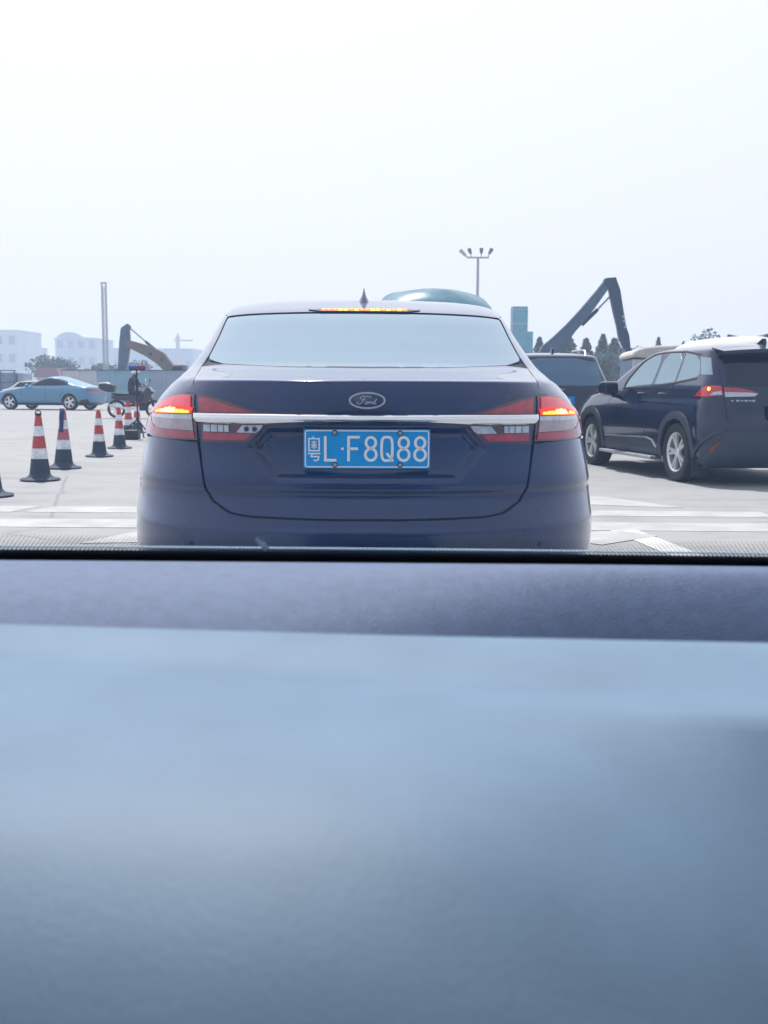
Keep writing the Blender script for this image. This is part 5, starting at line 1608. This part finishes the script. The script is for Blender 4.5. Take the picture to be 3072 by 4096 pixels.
MB().box((1.6, 0, 13.2), (5.4, .4, .45)).build('jib', M['pole_grey'], cr)
MB().box((0, 0, 14.6), (.4, .4, 1.2)).build('peak', M['pole_grey'], cr)

# ---------------------------------------------------------------- buildings
M['hazed_pale'] = mat('pale_hazed_render', (0.44, 0.54, 0.60), 0.8, var=0.08, vscale=0.4)  # distance haze painted into the walls as a pale bluish tint
M['hazed_grey'] = mat('grey_hazed_render', (0.36, 0.47, 0.56), 0.8, var=0.08, vscale=0.4)
M['hazed_blue'] = mat('blue_hazed_render', (0.30, 0.43, 0.54), 0.8, var=0.08, vscale=0.4)
M['win'] = mat('hazed_building_glass', (0.13, 0.25, 0.33), 0.2)  # panes paled as well, with the haze put into their colour
M['roof_red'] = mat('red_sheet', (0.24, 0.12, 0.18), 0.7)
M['net_teal'] = mat('scaffold_net', (0.02, 0.26, 0.34), 0.8, var=0.2, vscale=0.8)

FAR = 2.2                                   # how far off the blocks in the haze are
def building(name, x, y, w, d, h, m, label, cols=0, rows=0, win=(1.2, 1.5), z0=1.2, dz=3.0, group=None):
    root = empty(name, (x, y, 0))
    tag(root, label, 'building', group)
    MB().box((0, d / 2, h / 2), (w, d, h)).build('wall', m, root)
    MB().box((0, d / 2, h + .06), (w + .3, d + .3, .14)).build('roof', m, root)
    if cols:
        fm = MB().box((0, 0, 0), (win[0] + .24, .10, win[1] + .24)).mesh('window')
        fm.materials.append(M['hazed_pale'])
        gm = MB().box((0, -.045, 0), (win[0], .06, win[1])).mesh('pane')
        gm.materials.append(M['win'])
        for r_ in range(rows):
            for c in range(cols):
                o = link_mesh('window', fm, None, root, (-w / 2 + w * (c + .5) / cols, -.02, z0 + r_ * dz + win[1] / 2))
                link_mesh('pane', gm, None, o)
    root.location = (x * FAR, y * FAR, 0)
    root.scale = (FAR, FAR, FAR)
    return root

b1 = building('apartment_block', -65.4, 180, 6.6, 12, 9.5, M['hazed_pale'], 'pale flat roofed tower block at the far left edge', 3, 3, (1.0, 1.4))
building('apartment_block', -69.0, 200, 4.4, 10, 7.4, M['hazed_pale'], 'low pale block stepping down on the right of the leftmost tower block', 2, 2, (1.0, 1.3))
b2 = building('apartment_block', -58.2, 200, 7.9, 12, 9.1, M['hazed_grey'], 'pale apartment block with a rounded roof top left of the lattice mast', 4, 3, (1.1, 1.5))
MB().prism(smooth_poly([(-3.9, 9.15), (-3.2, 9.9), (-2.0, 10.35), (-.4, 10.30), (1.0, 9.7), (1.3, 9.15)], 1), 1, .3, 9).build('rounded_roof', M['hazed_grey'], b2)
building('long_block', -49.5, 220, 19.5, 12, 7.9, M['hazed_blue'], 'long low blue grey block behind the yellow excavator', 9, 2, (1.0, 1.3))
rd = empty('shed', (-41.5, 130, 0))
tag(rd, 'low shed with a faded purple red roof beyond the pale blue sedan', 'shed')
MB().box((0, 2, 1.0), (2.6, 4, 2.0)).build('wall', M['hazed_grey'], rd)
MB().prism([(-1.6, 1.95), (1.6, 1.95), (1.2, 3.08), (-1.15, 3.08)], 1, -.3, 4.2).build('roof', M['roof_red'], rd)
tl_ = empty('tower', (19.35, 150, 0))
tag(tl_, 'stepped tower wrapped in teal green scaffold netting right of the sedan roof', 'tower')
MB().box((-.25, 2, 6.2), (2.1, 2.4, 12.4)).build('upper_net', M['net_teal'], tl_)
MB().box((.25, 2, 4.45), (2.75, 2.8, 8.9)).build('lower_net', M['net_teal'], tl_)
for k in range(6): MB().box((-.25, .78, 2 + k * 2.0), (2.25, .08, .10)).build('scaffold_rail', M['mast'], tl_)
for xx in (-1.32, .82): MB().box((xx, .78, 6.1), (.09, .09, 12.2)).build('scaffold_pole', M['mast'], tl_)

# ---------------------------------------------------------------- trees: trunk and a crown of many leaf clumps
M['leaf'] = mat('foliage', (0.018, 0.070, 0.078), 0.8, var=0.45, vscale=2.5)
M['bark'] = mat('bark', (0.10, 0.085, 0.07), 0.9)

def tree(x, y, h, wid, kind, label, seed, group, n=420, low=.18):
    rnd = random.Random(seed)
    root = empty(kind, (x, y, 0))
    tag(root, label, 'tree', group)
    tk = MB().tube([(0, 0, 0), (.04, .02, h * .4), (0, 0, h * .92)], [h * .028, h * .02, h * .004], 7)
    for k in range(7):
        a, z = k * 2.4, h * (.25 + .08 * k)
        tk.tube([(0, 0, z), (math.cos(a) * wid * .3, math.sin(a) * wid * .3, z + h * .06)], [h * .010, h * .003], 5)
    tk.build('trunk', M['bark'], root)
    cm = MB()
    lobes = [(rnd.uniform(-.26, .26), rnd.uniform(-.26, .26), rnd.uniform(.40, .82), rnd.uniform(.22, .34)) for _ in range(11)]
    for _ in range(n):
        if kind == 'conifer':
            v = rnd.random() ** .8
            z = h * (low + (1 - low) * v)
            r_ = wid * .5 * (1 - v) ** .75 * (.45 + .65 * rnd.random()) + .02
            a = rnd.uniform(0, 2 * PI)
            p = Vector((r_ * math.cos(a), r_ * math.sin(a), z))
        else:
            lx, ly, lz, lr = rnd.choice(lobes)
            d = Vector((rnd.gauss(0, 1), rnd.gauss(0, 1), rnd.gauss(0, 1))).normalized() * lr * rnd.random() ** .4
            p = Vector(((lx + d.x) * wid, (ly + d.y) * wid, h * max(low, min(1.0, lz + d.z * .8))))
        s = wid * rnd.uniform(.05, .11) * (.42 if kind != 'conifer' else .8)
        u = Vector((rnd.gauss(0, 1), rnd.gauss(0, 1), rnd.gauss(0, .7))).normalized()
        w_ = u.orthogonal().normalized()
        cm.add([p - u * s, p + w_ * s * .6, p + u * s, p - w_ * s * .6], [(0, 1, 2, 3)])
    cm.build('crown', M['leaf'], root)

for i, (x, h, w, lb) in enumerate(((14.55, 5.7, 1.5, 'first small conifer right of the teal tower'), (15.6, 5.2, 1.3, 'slim conifer just left of the raised excavator boom'),
                                   (17.3, 5.85, 2.1, 'bushy conifer under the raised excavator boom'), (18.95, 5.6, 1.7, 'conifer standing alone inside the bend of the excavator arm'),
                                   (20.5, 6.0, 1.6, 'pointed conifer left of the excavator stick'), (21.6, 5.6, 2.0, 'dense conifer behind the excavator stick'),
                                   (22.6, 5.0, 1.8, 'conifer between the excavator stick and the canvas roofed truck'),
                                   (25.75, 5.8, 1.0, 'tip of a small conifer above the canvas roofed truck'), (28.1, 5.4, .9, 'tip of a slim conifer above the front of the black SUV roof'))):
    tree(x, 100, h, w * 1.8, 'conifer', lb, i + 2, 'conifers beyond the site', 1100)
tree(30.9, 100, 6.6, 5.2, 'broadleaf_tree', 'round broadleaf tree above the black SUV roof', 31, None, 3400)
for i, (x, y, h, w, lb) in enumerate(((19.0, 92, 4.6, 2.6, 'low leafy bush between the dark SUV and the canvas truck'), (20.6, 90, 4.4, 2.8, 'grey green bush left of the canvas truck'), (22.2, 94, 4.8, 2.8, 'tall bush beside the canvas truck cab'),
                                      (-47.0, 150, 5.2, 7.0, 'hazy tree between the two apartment blocks'), (-40.0, 150, 4.2, 6.0, 'hazy low tree behind the red roofed shed'), (-35.6, 150, 4.6, 6.5, 'hazy tree at the foot of the rounded roof block'))):
    tree(x, y, h, w, 'broadleaf_tree', lb, 50 + i, 'bushes and trees in the haze', 2600, .12)
# ---------------------------------------------------------------- haze
hz = MB().box((0, 250, 12.5), (720, 640, 27)).mesh('haze')
mh = bpy.data.materials.new('haze')
mh.use_nodes = True
nt = mh.node_tree
nt.nodes.remove(nt.nodes['Principled BSDF'])
pv = nt.nodes.new('ShaderNodeVolumePrincipled')
pv.inputs['Color'].default_value = (0.72, 0.82, 1.0, 1)
pv.inputs['Density'].default_value = 0.0014
pv.inputs['Anisotropy'].default_value = 0.3
nt.links.new(pv.outputs[0], nt.nodes['Material Output'].inputs['Volume'])
haze = link_mesh('haze', hz, mh)
tag(haze, kind='stuff')
